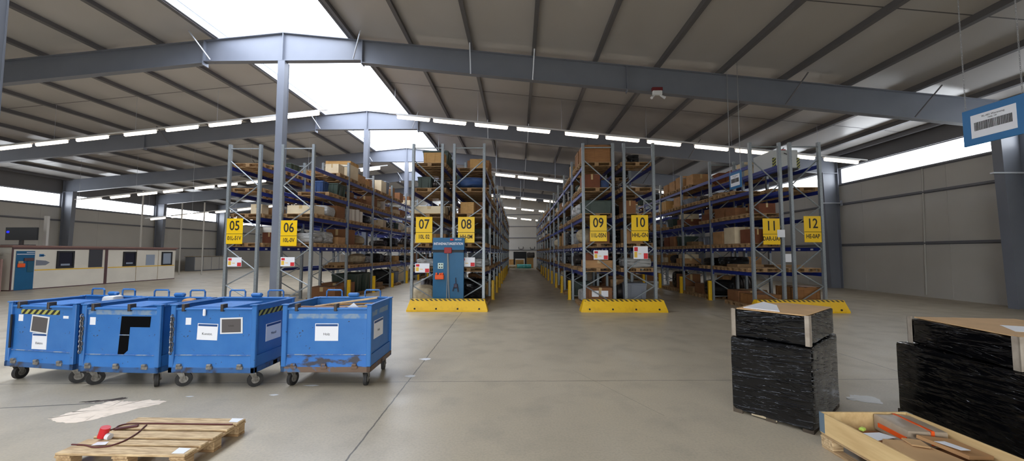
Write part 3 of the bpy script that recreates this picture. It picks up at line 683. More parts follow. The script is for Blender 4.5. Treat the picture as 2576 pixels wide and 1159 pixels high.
# what the photo shows on particular places: (row, bay, level, place) -> list of (kind, variant, size x, y, z, offset x) or None for an empty place; 'p' keeps the bare pallet
FIX = {
    ('05', 0, 1): None, ('05', 0, 0): None, ('05', 1, 0): None, ('06', 0, 1): None, ('06', 0, 0, 0): None, ('06', 0, 0, 1): None, ('05', 2, 0): None, ('05', 1, 1): None,
    ('05', 0, 5, 0): [], ('05', 0, 5, 1): [('panel', 0, 1.0, .7, .14, 0)], ('05', 0, 5, 2): [('bin', 0, .9, .7, .42, .1)],
    ('05', 0, 4, 0): [], ('05', 0, 4, 1): None, ('05', 0, 4, 2): [('motor', 0, .8, .5, .3, 0)],
    ('05', 0, 3, 0): [('carton', 3, .4, .4, .36, .2)], ('05', 0, 3, 1): [('carton', 0, .9, .6, .3, 0)], ('05', 0, 3, 2): [('film', 0, .9, .6, .4, 0)],
    ('05', 0, 2, 0): [], ('05', 0, 2, 1): [('carton', 2, .5, .6, .42, .2)], ('05', 0, 2, 2): [('blackfilm', 1, .9, .6, .45, -.1)],
    ('06', 0, 5, 0): None, ('06', 0, 5, 1): None, ('06', 0, 5, 2): [('carton', 3, .55, .5, .4, .2)],
    ('06', 0, 4, 0): None, ('06', 0, 4, 1): [('bin', 2, .35, .5, .45, .1)], ('06', 0, 4, 2): [('bin', 0, 1.0, .75, .5, .1)],
    ('06', 0, 3, 0): [('carton', 3, 1.0, .7, .3, 0)], ('06', 0, 3, 1): [('film', 1, .9, .7, .4, .1)], ('06', 0, 3, 2): [('carton', 1, 1.0, .75, .5, .05)],
    ('06', 0, 2, 0): [('film', 2, 1.0, .7, .35, 0)], ('06', 0, 2, 1): [('film', 0, .8, .6, .45, .1)], ('06', 0, 2, 2): [('carton', 0, 1.0, .7, .28, .05)],
    ('06', 1, 5, 0): [('carton', 3, 1.08, .82, .6, .03), ('crate', 0, 1.1, .84, .14, .03, .604)], ('06', 1, 5, 1): [('carton', 0, 1.0, .7, .35, .1)], ('06', 1, 5, 2): [('crate', 0, .9, .6, .3, 0)],
    ('06', 1, 3, 0): [('roll', 0, .3, .3, .5, .38, 0, -.2), ('roll', 0, .3, .3, .52, .38, 0, .18)], ('06', 1, 3, 1): [('roll', 0, .3, .3, .55, .38, 0, -.2), ('roll', 0, .3, .3, .5, .38, 0, .18)],
    ('06', 2, 5, 1): [('carton', 3, 1.0, .75, .62, .05)], ('06', 2, 5, 2): [('bin', 1, .8, .6, .75, .1)],
    ('06', 1, 0, 0): [('carton', 1, 1.1, .8, .5, 0)], ('06', 0, 0, 2): [('carton', 1, 1.1, .8, .42, 0)], ('06', 1, 0, 1): [('bin', 0, 1.1, .8, .85, 0)], ('06', 1, 0, 2): [('bin', 0, 1.1, .8, .85, 0)],
    ('07', 0, 5, 0): [('crate', 0, .72, .5, .4, .12)], ('07', 0, 5, 1): [('bin', 0, 1.0, .75, .68, 0)], ('07', 0, 5, 2): [('bin', 0, 1.0, .75, .6, 0)],
    ('07', 0, 4, 0): [('bin', 0, .5, .6, .42, -.22), ('motor', 0, .45, .5, .34, .3)], ('07', 0, 4, 1): [('motor', 0, .9, .6, .45, 0)],
    ('07', 0, 3, 0): [('carton', 3, 1.1, .75, .26, .05)], ('07', 0, 2, 0): [('carton', 3, .5, .5, .3, -.25)], ('07', 0, 1, 0): [('film', 1, .7, .5, .3, -.1)],
    ('07', 0, 0, 0): [('sack', 0, .8, .6, .6, -.2)], ('07', 0, 3, 1): [('motor', 0, .9, .6, .4, 0)],
    ('08', 0, 5, 0): None, ('08', 0, 5, 1): [('crate', 0, .6, .6, .36, .2)], ('08', 0, 5, 2): [('crate', 1, .9, .7, .5, .1)],
    ('08', 0, 4, 0): [('tarp', 1, .95, .75, .42, .06)], ('08', 0, 4, 1): [('carton', 1, .8, .6, .4, .1)], ('08', 0, 3, 0): [('crate', 0, .48, .48, .42, -.08)],
    ('08', 0, 2, 0): [('motor', 0, .9, .6, .4, 0)], ('08', 0, 1, 0): [('film', 2, .8, .6, .3, .1)], ('08', 0, 0, 0): None, ('08', 0, 0, 1): [('blackfilm', 0, 1.0, .7, .8, 0)],
    ('09', 0, 5, 0): [('crate', 1, 1.0, .8, .62, 0)], ('09', 0, 4, 0): [('carton', 2, .58, .7, .48, -.2), ('bin', 2, .3, .4, .3, .32)], ('09', 0, 3, 0): [('bin', 0, 1.05, .78, .46, .02)],
    ('09', 0, 2, 0): [('carton', 1, .6, .6, .4, .1)], ('09', 0, 1, 0): [('carton', 0, 1.0, .75, .26, .03), ('carton', 2, .8, .6, .26, -.02, .265)], ('09', 0, 0, 0): [('carton', 1, .82, .7, .58, .06)],
    ('09', 0, 5, 1): [('crate', 1, 1.0, .8, .62, 0)], ('09', 0, 3, 1): [('film', 0, .9, .7, .45, -.1)], ('09', 0, 3, 2): [('film', 1, .9, .7, .45, -.1)],
    ('10', 0, 5, 0): [('blackfilm', 2, .44, .5, .3, -.1)], ('10', 0, 5, 1): None, ('10', 0, 5, 2): None, ('10', 0, 4, 0): [], ('10', 0, 4, 1): None, ('10', 0, 4, 2): [('motor', 0, .5, .5, .4, -.2)],
    ('10', 0, 3, 0): [('carton', 1, .42, .6, .46, -.3)], ('10', 0, 3, 1): [('film', 2, .6, .6, .4, .1)], ('10', 0, 2, 0): [('carton', 0, .62, .6, .5, -.12)], ('10', 0, 1, 0): [('film', 0, 1.0, .7, .34, 0)], ('10', 0, 0, 0): [('bin', 1, .72, .7, .74, -.1)],
    ('11', 0, 5): None, ('11', 1, 5, 0): None, ('11', 1, 5, 1): None, ('11', 1, 5, 2): [('carton', 0, .8, .7, .5, 0)], ('11', 2, 5, 0): [('carton', 0, .9, .75, .62, 0)], ('11', 2, 5, 1): [('carton', 0, .9, .75, .55, 0)],
    ('11', 0, 4, 0): None, ('11', 0, 4, 1): [], ('11', 0, 4, 2): [('panel', 0, 1.0, .7, .1, 0)], ('11', 1, 4, 0): [], ('11', 1, 4, 1): [('motor', 0, .7, .5, .3, 0)],
    ('11', 0, 3, 0): [('carton', 2, .6, .6, .36, .15)], ('11', 0, 3, 1): [('carton', 1, .9, .7, .3, 0)], ('11', 0, 3, 2): [('carton', 1, .9, .7, .4, 0)],
    ('11', 0, 2, 0): [('carton', 2, .5, .6, .5, -.2)], ('11', 0, 2, 1): [('carton', 3, .9, .75, .62, -.1)], ('11', 0, 2, 2): [('carton', 0, 1.0, .7, .5, -.05)], ('11', 2, 4, 0): [('carton', 0, .9, .8, .5, -.05)],
    ('11', 0, 1, 0): [], ('11', 0, 1, 1): [('panel', 0, 1.0, .7, .1, 0)], ('11', 0, 0, 0): [('crate', 1, 1.0, .75, .35, 0)], ('11', 0, 0, 1): [('carton', 1, 1.0, .75, .4, 0)],
    ('12', 0, 5, 0): None, ('12', 0, 5, 1): None, ('12', 0, 5, 2): None, ('12', 0, 4, 0): [], ('12', 0, 4, 1): [('panel', 0, 1.0, .7, .1, 0)], ('12', 0, 4, 2): [], ('12', 0, 3): None, ('12', 0, 2): None, ('12', 0, 1, 0): [], ('12', 0, 1, 1): [('panel', 0, 1.1, .75, .08, 0)], ('12', 0, 1, 2): None,
    ('12', 0, 0, 0): [('crate', 1, 1.0, .8, .62, 0)], ('12', 0, 0, 1): None, ('12', 0, 0, 2): None,
}
MIXES = {'06': 'carton carton crate film sack motor bin roll panel blackfilm carton', '08': 'motor motor carton blackfilm crate film panel bin', '09': 'carton film film motor crate sack panel blackfilm bin', '11': 'carton carton carton motor blackfilm panel bin crate',
         '05': 'carton motor film crate', '07': 'motor motor bin blackfilm carton crate', '10': 'motor carton bin blackfilm', '12': 'carton panel motor'}
BAYS = {'05': 2, '06': 12, '07': 2, '08': 12, '09': 12, '10': 2, '11': 12, '12': 2}
plan = []
for rn, (xl, xr) in ROWS.items():
    xc = (xl + xr) / 2
    for b in range(BAYS[rn]):
        for li in range(6):
            for sl in range(3):
                rg = random.Random('%s-%d-%d-%d' % (rn, b, li, sl))
                sp = FIX.get((rn, b, li, sl), FIX.get((rn, b, li), 'rand'))
                if sp is None: continue
                y = D0 + BAY * b + .545 + .855 * sl; z = LV[li] + .003
                x = xc + rg.uniform(-.04, .04); loads = []
                if sp == 'rand':
                    if rg.random() < (.14 if li < 5 else .3): continue
                    k = rg.choice(MIXES[rn].split())
                    if li == 5 and k in ('motor', 'blackfilm') and rg.random() < .6: k = 'carton'
                    v = {'carton': rg.choice((0, 1, 1, 2, 3)), 'crate': rg.randint(0, 1), 'bin': rg.choice((0, 0, 1)), 'film': rg.randint(0, 2), 'blackfilm': rg.randint(0, 2), 'sack': rg.randint(0, 2)}.get(k, 0)
                    hx = rg.uniform(.65, 1.05); hy = rg.uniform(.55, .78); hz = MAXH[li] * (rg.uniform(.45, .98) if k != 'panel' else rg.uniform(.12, .3))
                    if k == 'roll': hx = hy = .3; hz = min(hz, .55)
                    ox = rg.uniform(-1, 1) * (1.08 - hx) / 2
                    if k in ('carton', 'crate') and rg.random() < .3 and MAXH[li] > .5:
                        h1 = MAXH[li] * rg.uniform(.4, .5); h2 = MAXH[li] * rg.uniform(.3, .42)
                        loads = [(k, v, hx, hy, h1, ox), ('carton', rg.choice((0, 1, 3)), hx * .8, hy * .85, h2, ox, h1 + .004)]
                    else: loads = [(k, v, hx, hy, hz, ox)]
                else: loads = list(sp)
                plan.append((y, rn, b, li, sl, x, z, loads, rg))
plan.sort(key=lambda q: q[0])
SKIP = set()
BULK = {}
count = {}
def bulk(key, mesh, M):
    mb = BULK.setdefault(key, MB())
    mb.add([v.co[:] for v in mesh.vertices], [list(p.vertices) for p in mesh.polygons], 0, M)
for y, rn, b, li, sl, x, z, loads, rg in plan:
    where = '%s level, %s bay of rack signed %s, %s' % (LVW[li], ORD[b], rn, PLACE[sl])
    d0 = None
    if loads:
        k0 = loads[0]; d0 = DESC.get((k0[0], k0[1])) or DESC.get(k0[0])
    key = 'P%s.%d.%d.%d' % (rn, b, li, sl)
    indiv = b < 5 and count.get('pallet', 0) < 298
    if key not in SKIP:
        if indiv:
            count['pallet'] = count.get('pallet', 0) + 1
            o = link('wooden_pallet', PAL, None, (x, y, z))
            o['key'] = key
            tag(o, ('wooden pallet carrying %s, %s' % (d0, where)) if d0 else ('bare wooden pallet on the %s' % where), 'pallet', 'wooden pallets in the racks')
        elif b >= 5: bulk('pallet', PAL, Matrix.Translation((x, y, z)))
    for i, ld in enumerate(loads):
        k, v, hx, hy, hz, ox = ld[:6]; dz = ld[6] if len(ld) > 6 else 0
        dy = ld[7] if len(ld) > 7 else 0
        me = U[k, v]; rz = rg.uniform(-.05, .05)
        if k in ('carton', 'crate', 'bin', 'panel') and hy > .7: rz *= .3
        L = (x + ox, y + dy, z + .148 + dz); S = (hx, hy, hz)
        key = 'L%s.%d.%d.%d.%d' % (rn, b, li, sl, i)
        if key in SKIP: continue
        if b < 5:
            o = link(me.name.split('.')[0], me, None, L, (0, 0, rz), S)
            o['key'] = key
            d = DESC.get((k, v)) or DESC.get(k)
            if len(ld) > 7: d = ('nearer ' if dy < 0 else 'farther ') + d
            elif len(loads) > 1: d = ('upper ' if dz else ('lower ' if len(ld) < 7 and len(loads[-1]) > 6 else 'inner ' if ox > 0 else 'outer ')) + d
            tag(o, '%s on %s%s' % (d, 'pallet, ' if len(loads) == 1 else '', where), CAT[k], GRP[k])
        else:
            bulk((k, v), me, Matrix.Translation(L) @ Matrix.Rotation(rz, 4, 'Z') @ Matrix.Diagonal((*S, 1)))
for key, mb in BULK.items():
    if key == 'pallet': nm, m = 'wooden_pallet', WOODD
    else: nm, m = U[key].name.split('.')[0], U[key].materials[0]
    o = build(mb, nm, m, None, key != 'pallet' and key[0] in ('film', 'blackfilm', 'sack', 'tarp', 'motor'))
    d = 'wooden pallets' if key == 'pallet' else (DESC.get(key) or DESC.get(key[0])) + ' goods'
    tag(o, '%s stored deep in the racks, from the sixth bay to the far end' % d, 'pallets' if key == 'pallet' else CAT[key[0]] + ' goods', kind='stuff')
# papers stuck to the box on the floor of rack 09
for i, (xx, w) in enumerate(((-.17, .24), (.16, .24))):
    tag(build(MB().bx(2.795 + .06 + xx - w / 2, 2.795 + .06 + xx + w / 2, 13.49, 13.494, .42, .63), 'paper_sheet', WHITE), 'white paper sheet on the brown box at the foot of rack 09, %s one' % ('outer' if i == 0 else 'inner'), 'paper', 'papers on the brown box')
# white appliance with striped corners on top of rack 12
t = thing('striped_appliance', 'large white machine with black and yellow striped corners on top of rack 12', 'machine', (9.95, 14.75, LV[5] + .003))
build(MB().bx(-.5, .42, -.6, .6, .06, .74, .02), 'housing', mat('off_white_enamel', (206, 208, 204), .4), t)
build(MB().bx(-.5, .42, -.6, .6, 0, .06), 'plinth', BLACK, t)
for xx in (-.47, .4): build(MB().bx(xx - .04, xx + .07, -.606, -.56, .06, .45), 'striped_corner', HAZ, t)
build(MB().bx(-.22, .02, -.55, -.3, .74, .78, .01), 'red_cap', RED, t)
build(MB().tube([(-.1, -.61, .62), (0, -.64, .56), (.1, -.61, .6)], .012, 6), 'handle', BLACK, t)

# ------------------------------------------------------------------ blue tipping trolleys
def caster_parts(x, y, yaw, root, mt=CASTER):
    M = Matrix.Translation((x, y, 0)) @ Matrix.Rotation(yaw, 4, 'Z')
    c = MB(); c.bx(-.05, .05, -.05, .05, .205, .222, .003, 0, M)
    for s in (-1, 1): c.add([(s * .034, -.03, .205), (s * .034, .05, .205), (s * .034, .075, .09), (s * .034, .03, .09), (s * .04, -.03, .205), (s * .04, .05, .205), (s * .04, .075, .09), (s * .04, .03, .09)],
                            [(0, 1, 2, 3), (7, 6, 5, 4), (0, 4, 5, 1), (1, 5, 6, 2), (2, 6, 7, 3), (3, 7, 4, 0)], 0, M)
    c.cyl((-.045, .05, .1), (.045, .05, .1), .014, n=8, M=M)
    co = build(c, 'caster', mt, root)
    w = MB(); w.cyl((-.024, .05, .1), (.024, .05, .1), .1, n=24, M=M)
    w.ring((0, .05, .1), 0, .088, .014, 24, 6, 0, M)
    w.cyl((-.029, .05, .1), (.029, .05, .1), .052, n=16, mi=1, M=M)
    build(w, 'wheel', [RUBBER, mt], co, True)
def placard_parts(root, x, y, z, w, h, word, rot=0.0, side=False, tilt=0.0):
    """white card with a navy header band, on the front (facing -Y) or on the +X side"""
    M = Matrix.Translation((x, y, z)) @ Matrix.Rotation(R(90) if side else 0, 4, 'Z') @ Matrix.Rotation(tilt, 4, 'Y')
    p = link('label_card', MB().bx(-w / 2, w / 2, -.005, 0, -h / 2, h / 2).mesh('label_card', WHITE), root); p.matrix_local = M
    build(MB().bx(-w / 2 + .01, w / 2 - .01, -.0065, -.005, h * .34, h * .46), 'header_band', NAVY, p)
    text(word, 'lettering', h * .2, INK, p, (0, -.006, -.03), FRONT, 1.0, .0004)
    return p
def trolley(label, loc, rz, W=1.26, D=1.0, rusty=False, yaws=(.5, -.4, .8, .2)):
    t = thing('tipping_trolley', label, 'trolley', loc, rz, 'blue tipping trolleys')
    hw, hd = W / 2, D / 2; zt = 1.17
    fr = MB(); fm = RUST if rusty else BINDK
    fr.bx(-hw, hw, -hd, -hd + .06, .222, .30, .006).bx(-hw, hw, hd - .06, hd, .222, .30, .006).bx(-hw, -hw + .06, -hd, hd, .222, .30, .006).bx(hw - .06, hw, -hd, hd, .222, .30, .006)
    fr.bx(-hw, hw, -.05, .05, .23, .29)
    build(fr, 'base_frame', fm, t)
    bd = MB()
    bd.bx(-hw + .03, hw - .03, -hd + .03, hd - .03, .30, .315)
    bd.bx(-hw + .03, -hw + .045, -hd + .03, hd - .03, .30, zt).bx(hw - .045, hw - .03, -hd + .03, hd - .03, .30, zt).bx(-hw + .05, hw - .05, hd - .045, hd - .03, .30, zt + .02)
    bd.prism([(-hd + .02, .46), (hd - .02, .46), (hd - .02, .3), (-hd + .02, .3)], 0, hw - .03, hw - .012).prism([(-hd + .02, .46), (hd - .02, .46), (hd - .02, .3), (-hd + .02, .3)], 0, -hw + .012, -hw + .03)
    build(bd, 'bin_body', BIN, t)
    build(MB().bx(-hw + .05, hw - .05, -hd + .035, -hd + .05, .45, zt - .03), 'front_panel', BIN, t)
    sk_ = MB().prism([(-hd + .004, .30), (-hd + .03, .30), (-hd + .05, .465), (-hd + .035, .465)], 0, -hw + .05, hw - .05)
    build(sk_, 'skirt', CHIPPED if rusty else BIN, t)
    build(MB().bx(-hw + .07, hw - .07, -hd + .02, -hd + .05, .462, .474, .004), 'sill', SILL, t)
    for sx in (-1, 1):
        for sy in (-1, 1):
            p = MB().bx(sx * hw, sx * (hw - .07), sy * hd, sy * (hd - .05), .30, zt + .01, .008)
            p.bx(sx * (hw + .012), sx * (hw - .1), sy * (hd + .008), sy * (hd - .09), zt + .012, zt + .026, .003)
            build(p, 'corner_post', BIN, t)
    rm = MB().bx(-hw + .06, hw - .06, -hd + .01, -hd + .07, zt - .06, zt - .025, .01).bx(-hw + .06, hw - .06, hd - .07, hd - .02, zt - .0, zt + .035, .01)
    rm.bx(-hw + .005, -hw + .055, -hd + .06, hd - .06, zt - .01, zt + .02, .008).bx(hw - .055, hw - .005, -hd + .06, hd - .06, zt - .01, zt + .02, .008)
    build(rm, 'rim', BIN, t)
    for x in (-.32, .33):
        build(MB().tube([(x - .13, hd - .05, zt + .03), (x - .13, hd - .05, zt + .12), (x - .11, hd - .05, zt + .145), (x + .11, hd - .05, zt + .145), (x + .13, hd - .05, zt + .12), (x + .13, hd - .05, zt + .03)], .014, 8), 'handle', BIN, t, True)
    build(MB().bx(-.08, .1, hd - .09, hd - .01, zt + .035, zt + .1, .02), 'locking_block', BIN, t)
    for x in (-.46, -.02, .42):
        build(MB().bx(x - .045, x + .045, -hd - .02, -hd + .02, .275, .32, .006).cyl((x - .03, -hd - .012, .335), (x + .03, -hd - .012, .335), .018, n=10), 'hinge', CASTER if not rusty else RUST, t)
    for x in (-.45, .12): build(MB().bx(x - .02, x + .02, -hd - .004, -hd + .09, zt - .075, zt + .03, .004), 'latch', DARKM, t)
    build(MB().add([(-.42, -hd + .1, zt - .02), (.2, -hd + .1, zt - .02), (.42, hd - .5, zt + .02), (-.1, hd - .5, zt + .02), (-.42, -hd + .1, zt - .035), (.2, -hd + .1, zt - .035), (.42, hd - .5, zt + .005), (-.1, hd - .5, zt + .005)],
                   [(0, 1, 2, 3), (7, 6, 5, 4), (0, 4, 5, 1), (1, 5, 6, 2), (2, 6, 7, 3), (3, 7, 4, 0)]), 'lever_flap', BIN, t) if not rusty else None
    for (x, y), a in zip(((-hw + .1, -hd + .09), (hw - .1, -hd + .09), (-hw + .1, hd - .12), (hw - .1, hd - .12)), yaws):
        caster_parts(x, y, a, t)
    return t
def chain(root, x, y):
    c = MB()
    for k in range(15):
        z = 1.02 - k * .036
        if k % 2: c.ring((x + .006 * (k % 3), y - .014, z), 1, .025, .008, 12, 5, 0, None, (.8, 1.2))
        else: c.ring((x, y - .014, z), 0, .025, .008, 12, 5, 0, None, (.8, 1.2))
    build(c, 'chain', CHAIN, root, True)
TZ = 1.17
# first: stripes, slate and card
t1 = trolley('blue steel trolley with striped strip, tilted slate and card, closest to the cabin', (-7.12, 6.16, 0), R(-8.5), 1.3, .95, yaws=(.3, -.5, .6, .2))
hd = .475; fy = -hd + .035
build(MB().bx(-.44, .3, fy - .004, fy, 1.01, 1.08), 'warning_strip', HAZ, t1)
t1s = link('slate', MB().bx(-.17, .17, -.006, 0, -.13, .13).mesh('slate', WHITEB), t1, (-.06, fy - .002, .86), (0, R(5), 0))
build(MB().bx(-.145, .145, -.008, -.006, -.11, .11), 'slate_face', BOARD, t1s)
placard_parts(t1, -.05, fy, .61, .28, .24, 'Elektro')
build(MB().bx(-.49, -.4, fy - .002, fy, .9, 1.0), 'sticker', WHITE, t1); build(MB().bx(.37, .47, fy - .002, fy, .96, 1.0), 'sticker', WHITE, t1)
build(MB().bx(-.585, -.555, -hd - .004, -hd + .01, .5, 1.0), 'grimy_post_strip', BLACK, t1)
# second: slot and chain
t2 = trolley('blue steel trolley with a black hooked slot cut in its front, second from the cabin', (-5.75, 5.98, 0), R(-3), 1.24, .95, yaws=(-.5, .7, 1.2, .3))
build(MB().prism([(-.02, 1.02), (.44, 1.02), (.43, .865), (.12, .865), (.105, .53), (.04, .47), (-.05, .47)], 1, fy - .003, fy - .0005), 'slot', mat('deep_black', (6, 6, 7), .9, spec=.1), t2)
build(MB().bx(-.04, .12, fy - .008, fy - .003, .745, .757), 'slot_bar', SILL, t2)
build(MB().bx(-.58, .53, fy - .002, fy, 1.04, 1.11), 'worn_band', WORN, t2)
build(MB().bx(-.52, -.43, fy - .002, fy, .89, 1.0), 'sticker', WHITE, t2)
chain(t2, -.59, -hd)
# third: card, slate, side card, chain
t3 = trolley('blue steel trolley with white card and framed slate on its front, third from the cabin', (-4.415, 5.985, 0), R(0), 1.26, .95, yaws=(-.9, -.8, 1.0, .4))
placard_parts(t3, -.1, fy, .80, .3, .235, 'Kunstst.', tilt=R(2))
t3s = link('slate', MB().bx(-.165, .165, -.006, 0, -.115, .115).mesh('slate', WHITEB), t3, (.25, fy - .002, .89), (0, R(-2), 0))
build(MB().bx(-.14, .14, -.008, -.006, -.095, .095), 'slate_face', BOARD, t3s)
text('Liste', 'lettering', .035, INK, t3s, (0, -.0085, 0), FRONT, 1.2, .0003)
build(MB().bx(-.43, -.35, fy - .002, fy, .9, 1.0), 'sticker', WHITE, t3)
build(MB().bx(-.16, -.12, -hd - .006, -hd + .02, 1.03, 1.13, .01), 'white_tag', WHITE, t3)
chain(t3, -.59, -hd)
build(MB().bx(.601, .604, -.38, .34, 1.02, 1.1), 'warning_strip', HAZ, t3)
placard_parts(t3, .602, -.03, .74, .36, .26, 'Metall', side=True)
# fourth: rusty base, wood inside
t4 = trolley('blue steel trolley with rusty brown base holding scrap wood, nearest the aisle', (-2.80, 6.06, 0), R(1), 1.3, .97, True, yaws=(-.15, .1, .2, .15))
f4 = -.485 + .035
placard_parts(t4, -.01, f4, .79, .34, .25, 'Holz')
build(MB().bx(-.57, .57, f4 - .002, f4, .985, 1.055), 'worn_band', WORN, t4)
placard_parts(t4, .622, -.1, .79, .4, .27, 'Holz', side=True)
build(MB().bx(.62, .6225, -.4, .34, 1.0, 1.08), 'worn_band', WORN, t4)
# what lies in the trolleys
for i, (x0, y0, z0, x1, y1, z1, w) in enumerate(((-3.3, 6.18, 1.08, -2.35, 6.38, 1.2, .1), (-3.3, 6.42, 1.07, -2.4, 6.44, 1.1, .05), (-3.3, 5.92, 1.08, -3.0, 6.13, 1.12, .09))):
    a, b = Vector((x0, y0, z0)), Vector((x1, y1, z1)); d = b - a; M = Matrix.Translation(a) @ d.to_track_quat('X', 'Z').to_matrix().to_4x4()
    tag(build(MB().bx(0, d.length, -w / 2, w / 2, -.012, .012, .003, 0, M), 'scrap_board', [WOOD, CRATEW, WOODD][i]), ['pale scrap board tilting up at the back of the rusty trolley', 'narrow scrap board along the back wall of the rusty trolley', 'dull scrap board lying front to back in the rusty trolley'][i], 'board', 'scrap wood in the trolley')
o = build(MB().lump(-3.36, -2.24, 5.68, 6.44, .33, 1.0, 12, .05, .05, 12, 5), 'scrap_heap', mat('brown_scrap', (112, 84, 60), .85, var=.8, vscale=12, col2=(176, 146, 110)), None, True)
tag(o, 'heap of brown wood and cardboard scrap filling the rusty trolley', 'scrap', kind='stuff')
for i, (x0, y0, x1, y1, zz, lb) in enumerate(((-3.3, 5.72, -2.5, 5.82, 1.085, 'pale scrap slat lying along the front rim of the rusty trolley'), (-3.34, 5.86, -2.62, 5.8, 1.12, 'brown scrap slat lying across the top of the scrap heap'), (-2.95, 5.95, -2.3, 6.1, 1.1, 'tan scrap slat towards the aisle end of the rusty trolley'))):
    a, b = Vector((x0, y0, zz)), Vector((x1, y1, zz)); d = b - a
    tag(build(MB().bx(0, d.length, -.04, .04, -.011, .011, .003, 0, Matrix.Translation(a) @ d.to_track_quat('X', 'Z').to_matrix().to_4x4()), 'scrap_board', [CRATEW, CRATEB, WOOD][i]), lb, 'board', 'scrap wood in the trolley')
tag(build(MB().prism([(-2.62, 1.05), (-2.40, 1.05), (-2.40, 1.1), (-2.5, 1.19), (-2.62, 1.1)], 1, 5.8, 5.81, 0), 'card_sheet', WHITE), 'white card sheet standing inside the rusty trolley', 'card')
tag(build(MB().lump(-7.0, -6.75, 6.3, 6.5, .32, 1.22, 6, .03, .06, 4), 'foam_piece', WHITEB, None, True), 'white foam piece sticking out of the trolley closest to the cabin', 'foam')
tag(build(MB().lump(-5.45, -5.25, 6.1, 6.25, .35, 1.2, 6, .03, .06, 9), 'cardboard_scrap', CART[0], None, True), 'tan cardboard scrap sticking out of the trolley with the hooked slot', 'cardboard')

# ------------------------------------------------------------------ pallet in the foreground
t = thing('wooden_pallet', 'wooden pallet lying on the bare floor with straps and a red roll on it', 'pallet', (-3.575, 3.85, 0), R(-.6))
for y, w in ((-.31, .135), (-.16, .1), (0, .135), (.16, .1), (.31, .135)): build(MB().bx(-.6, .6, y - w / 2, y + w / 2, .122, .144, .004), 'deck_board', WOOD, t)
for x in (-.53, 0, .53): build(MB().bx(x - .072, x + .072, -.38, .38, .1, .121, .003), 'cross_board', WOODB, t)
for x in (-.53, 0, .53):
    for y in (-.32, 0, .32): build(MB().bx(x - .07, x + .07, y - .05, y + .05, .0225, .0995, .005), 'block', WOODB, t)
for y in (-.32, 0, .32): build(MB().bx(-.6, .6, y - .05, y + .05, 0, .022, .003), 'bottom_board', WOODD, t)
z = .151
def curve(pts, n=8):
    out = []
    P = [Vector((*p, 0)) for p in pts]; P = [P[0]] + P + [P[-1]]
    for i in range(1, len(P) - 2):
        for k in range(n):
            u = k / n; a, b, c, d = P[i - 1], P[i], P[i + 1], P[i + 2]
            out.append(.5 * ((2 * b) + (-a + c) * u + (2 * a - 5 * b + 4 * c - d) * u * u + (-a + 3 * b - 3 * c + d) * u ** 3))
    out.append(P[-2]); return out
p1 = [(v.x, v.y, z) for v in curve([(-4.19, 3.62), (-4.05, 3.61), (-3.93, 3.575), (-3.81, 3.60), (-3.77, 3.70), (-3.80, 3.85), (-3.87, 4.0), (-3.88, 4.03)])]
p2 = [(v.x, v.y, z) for v in curve([(-4.15, 3.9), (-4.13, 3.95), (-4.15, 4.01), (-4.08, 4.06), (-3.78, 4.07), (-3.4, 4.065), (-3.0, 4.065)])]
tag(build(MB().tube(p1, .007, 6), 'strap', STRAP, None, True), 'dark red strap looped round the red roll on the pallet', 'strap', 'straps on the pallet')
tag(build(MB().tube(p2, .007, 6), 'strap', STRAP, None, True), 'dark red strap lying along the back boards of the pallet', 'strap', 'straps on the pallet')
t = thing('tape_roll', 'red tape roll with a white end lying tilted on the pallet', 'roll', (-4.02, 3.74, .152))
M = Matrix.Translation((0, 0, .052)) @ Matrix.Rotation(R(18), 4, 'Y')
build(MB().cyl((0, 0, -.04), (0, 0, .055), .038, n=20, M=M), 'red_sleeve', RED, t, True)
build(MB().cyl((.042, 0, -.02), (.075, 0, -.015), .03, n=16, M=M), 'white_end', WHITEB, t, True)
tag(build(MB().bx(-.09, .09, -.02, .02, 0, .016, .004), 'hand_tool', STRAP, None, False, (-4.03, 3.97, .146), (0, 0, R(28))), 'dark flat hand tool lying beside the red roll on the pallet', 'tool')
def sheet(pts, z, label, mtl=WHITE, name='paper_sheet', cat='paper', th=.0015, group=None):
    o = build(MB().prism(pts, 2, z, z + th), name, mtl); return tag(o, label, cat, group)
sheet([(-4.0, 3.615), (-3.88, 3.63), (-3.91, 3.69), (-4.01, 3.68)], .1455, 'white paper slip beside the red roll on the pallet')
sheet([(-3.09, 4.13), (-2.995, 4.125), (-2.99, 4.215), (-3.12, 4.22)], .1455, 'white paper label at the far corner of the pallet')
sheet([(-3.12, 3.49), (-3.01, 3.49), (-3.02, 3.58), (-3.14, 3.59)], .1455, 'white paper label at the near corner of the pallet')
# spill and scraps on the floor
rg = random.Random(5)
def blob(pts, z=.0015, j=.022):
    c = Vector((sum(p[0] for p in pts) / len(pts), sum(p[1] for p in pts) / len(pts)))
    out = []
    for v in curve(pts + [pts[0]], 9): out.append((v.x + rg.uniform(-j, j), v.y + rg.uniform(-j, j)))
    vs = [(c.x, c.y, z)] + [(p[0], p[1], z) for p in out]
    return MB().add(vs, [(0, i, i + 1) for i in range(1, len(out))] + [(0, len(out), 1)])
o = build(blob([(-5.52, 4.5), (-5.46, 4.68), (-5.4, 4.9), (-5.29, 5.07), (-5.07, 5.02), (-4.85, 5.09), (-4.6, 5.01), (-4.84, 4.68), (-5.05, 4.41), (-5.32, 4.42)]), 'dried_spill', SPILL); tag(o, 'pale dried spill on the floor behind the pallet', 'stain')
o = build(blob([(-5.72, 5.0), (-5.56, 5.06), (-5.3, 5.17), (-5.26, 5.11), (-5.5, 5.0)], .0012), 'dark_spill', SPILLD); tag(o, 'dark smear on the floor along the edge of the pale spill', 'stain')
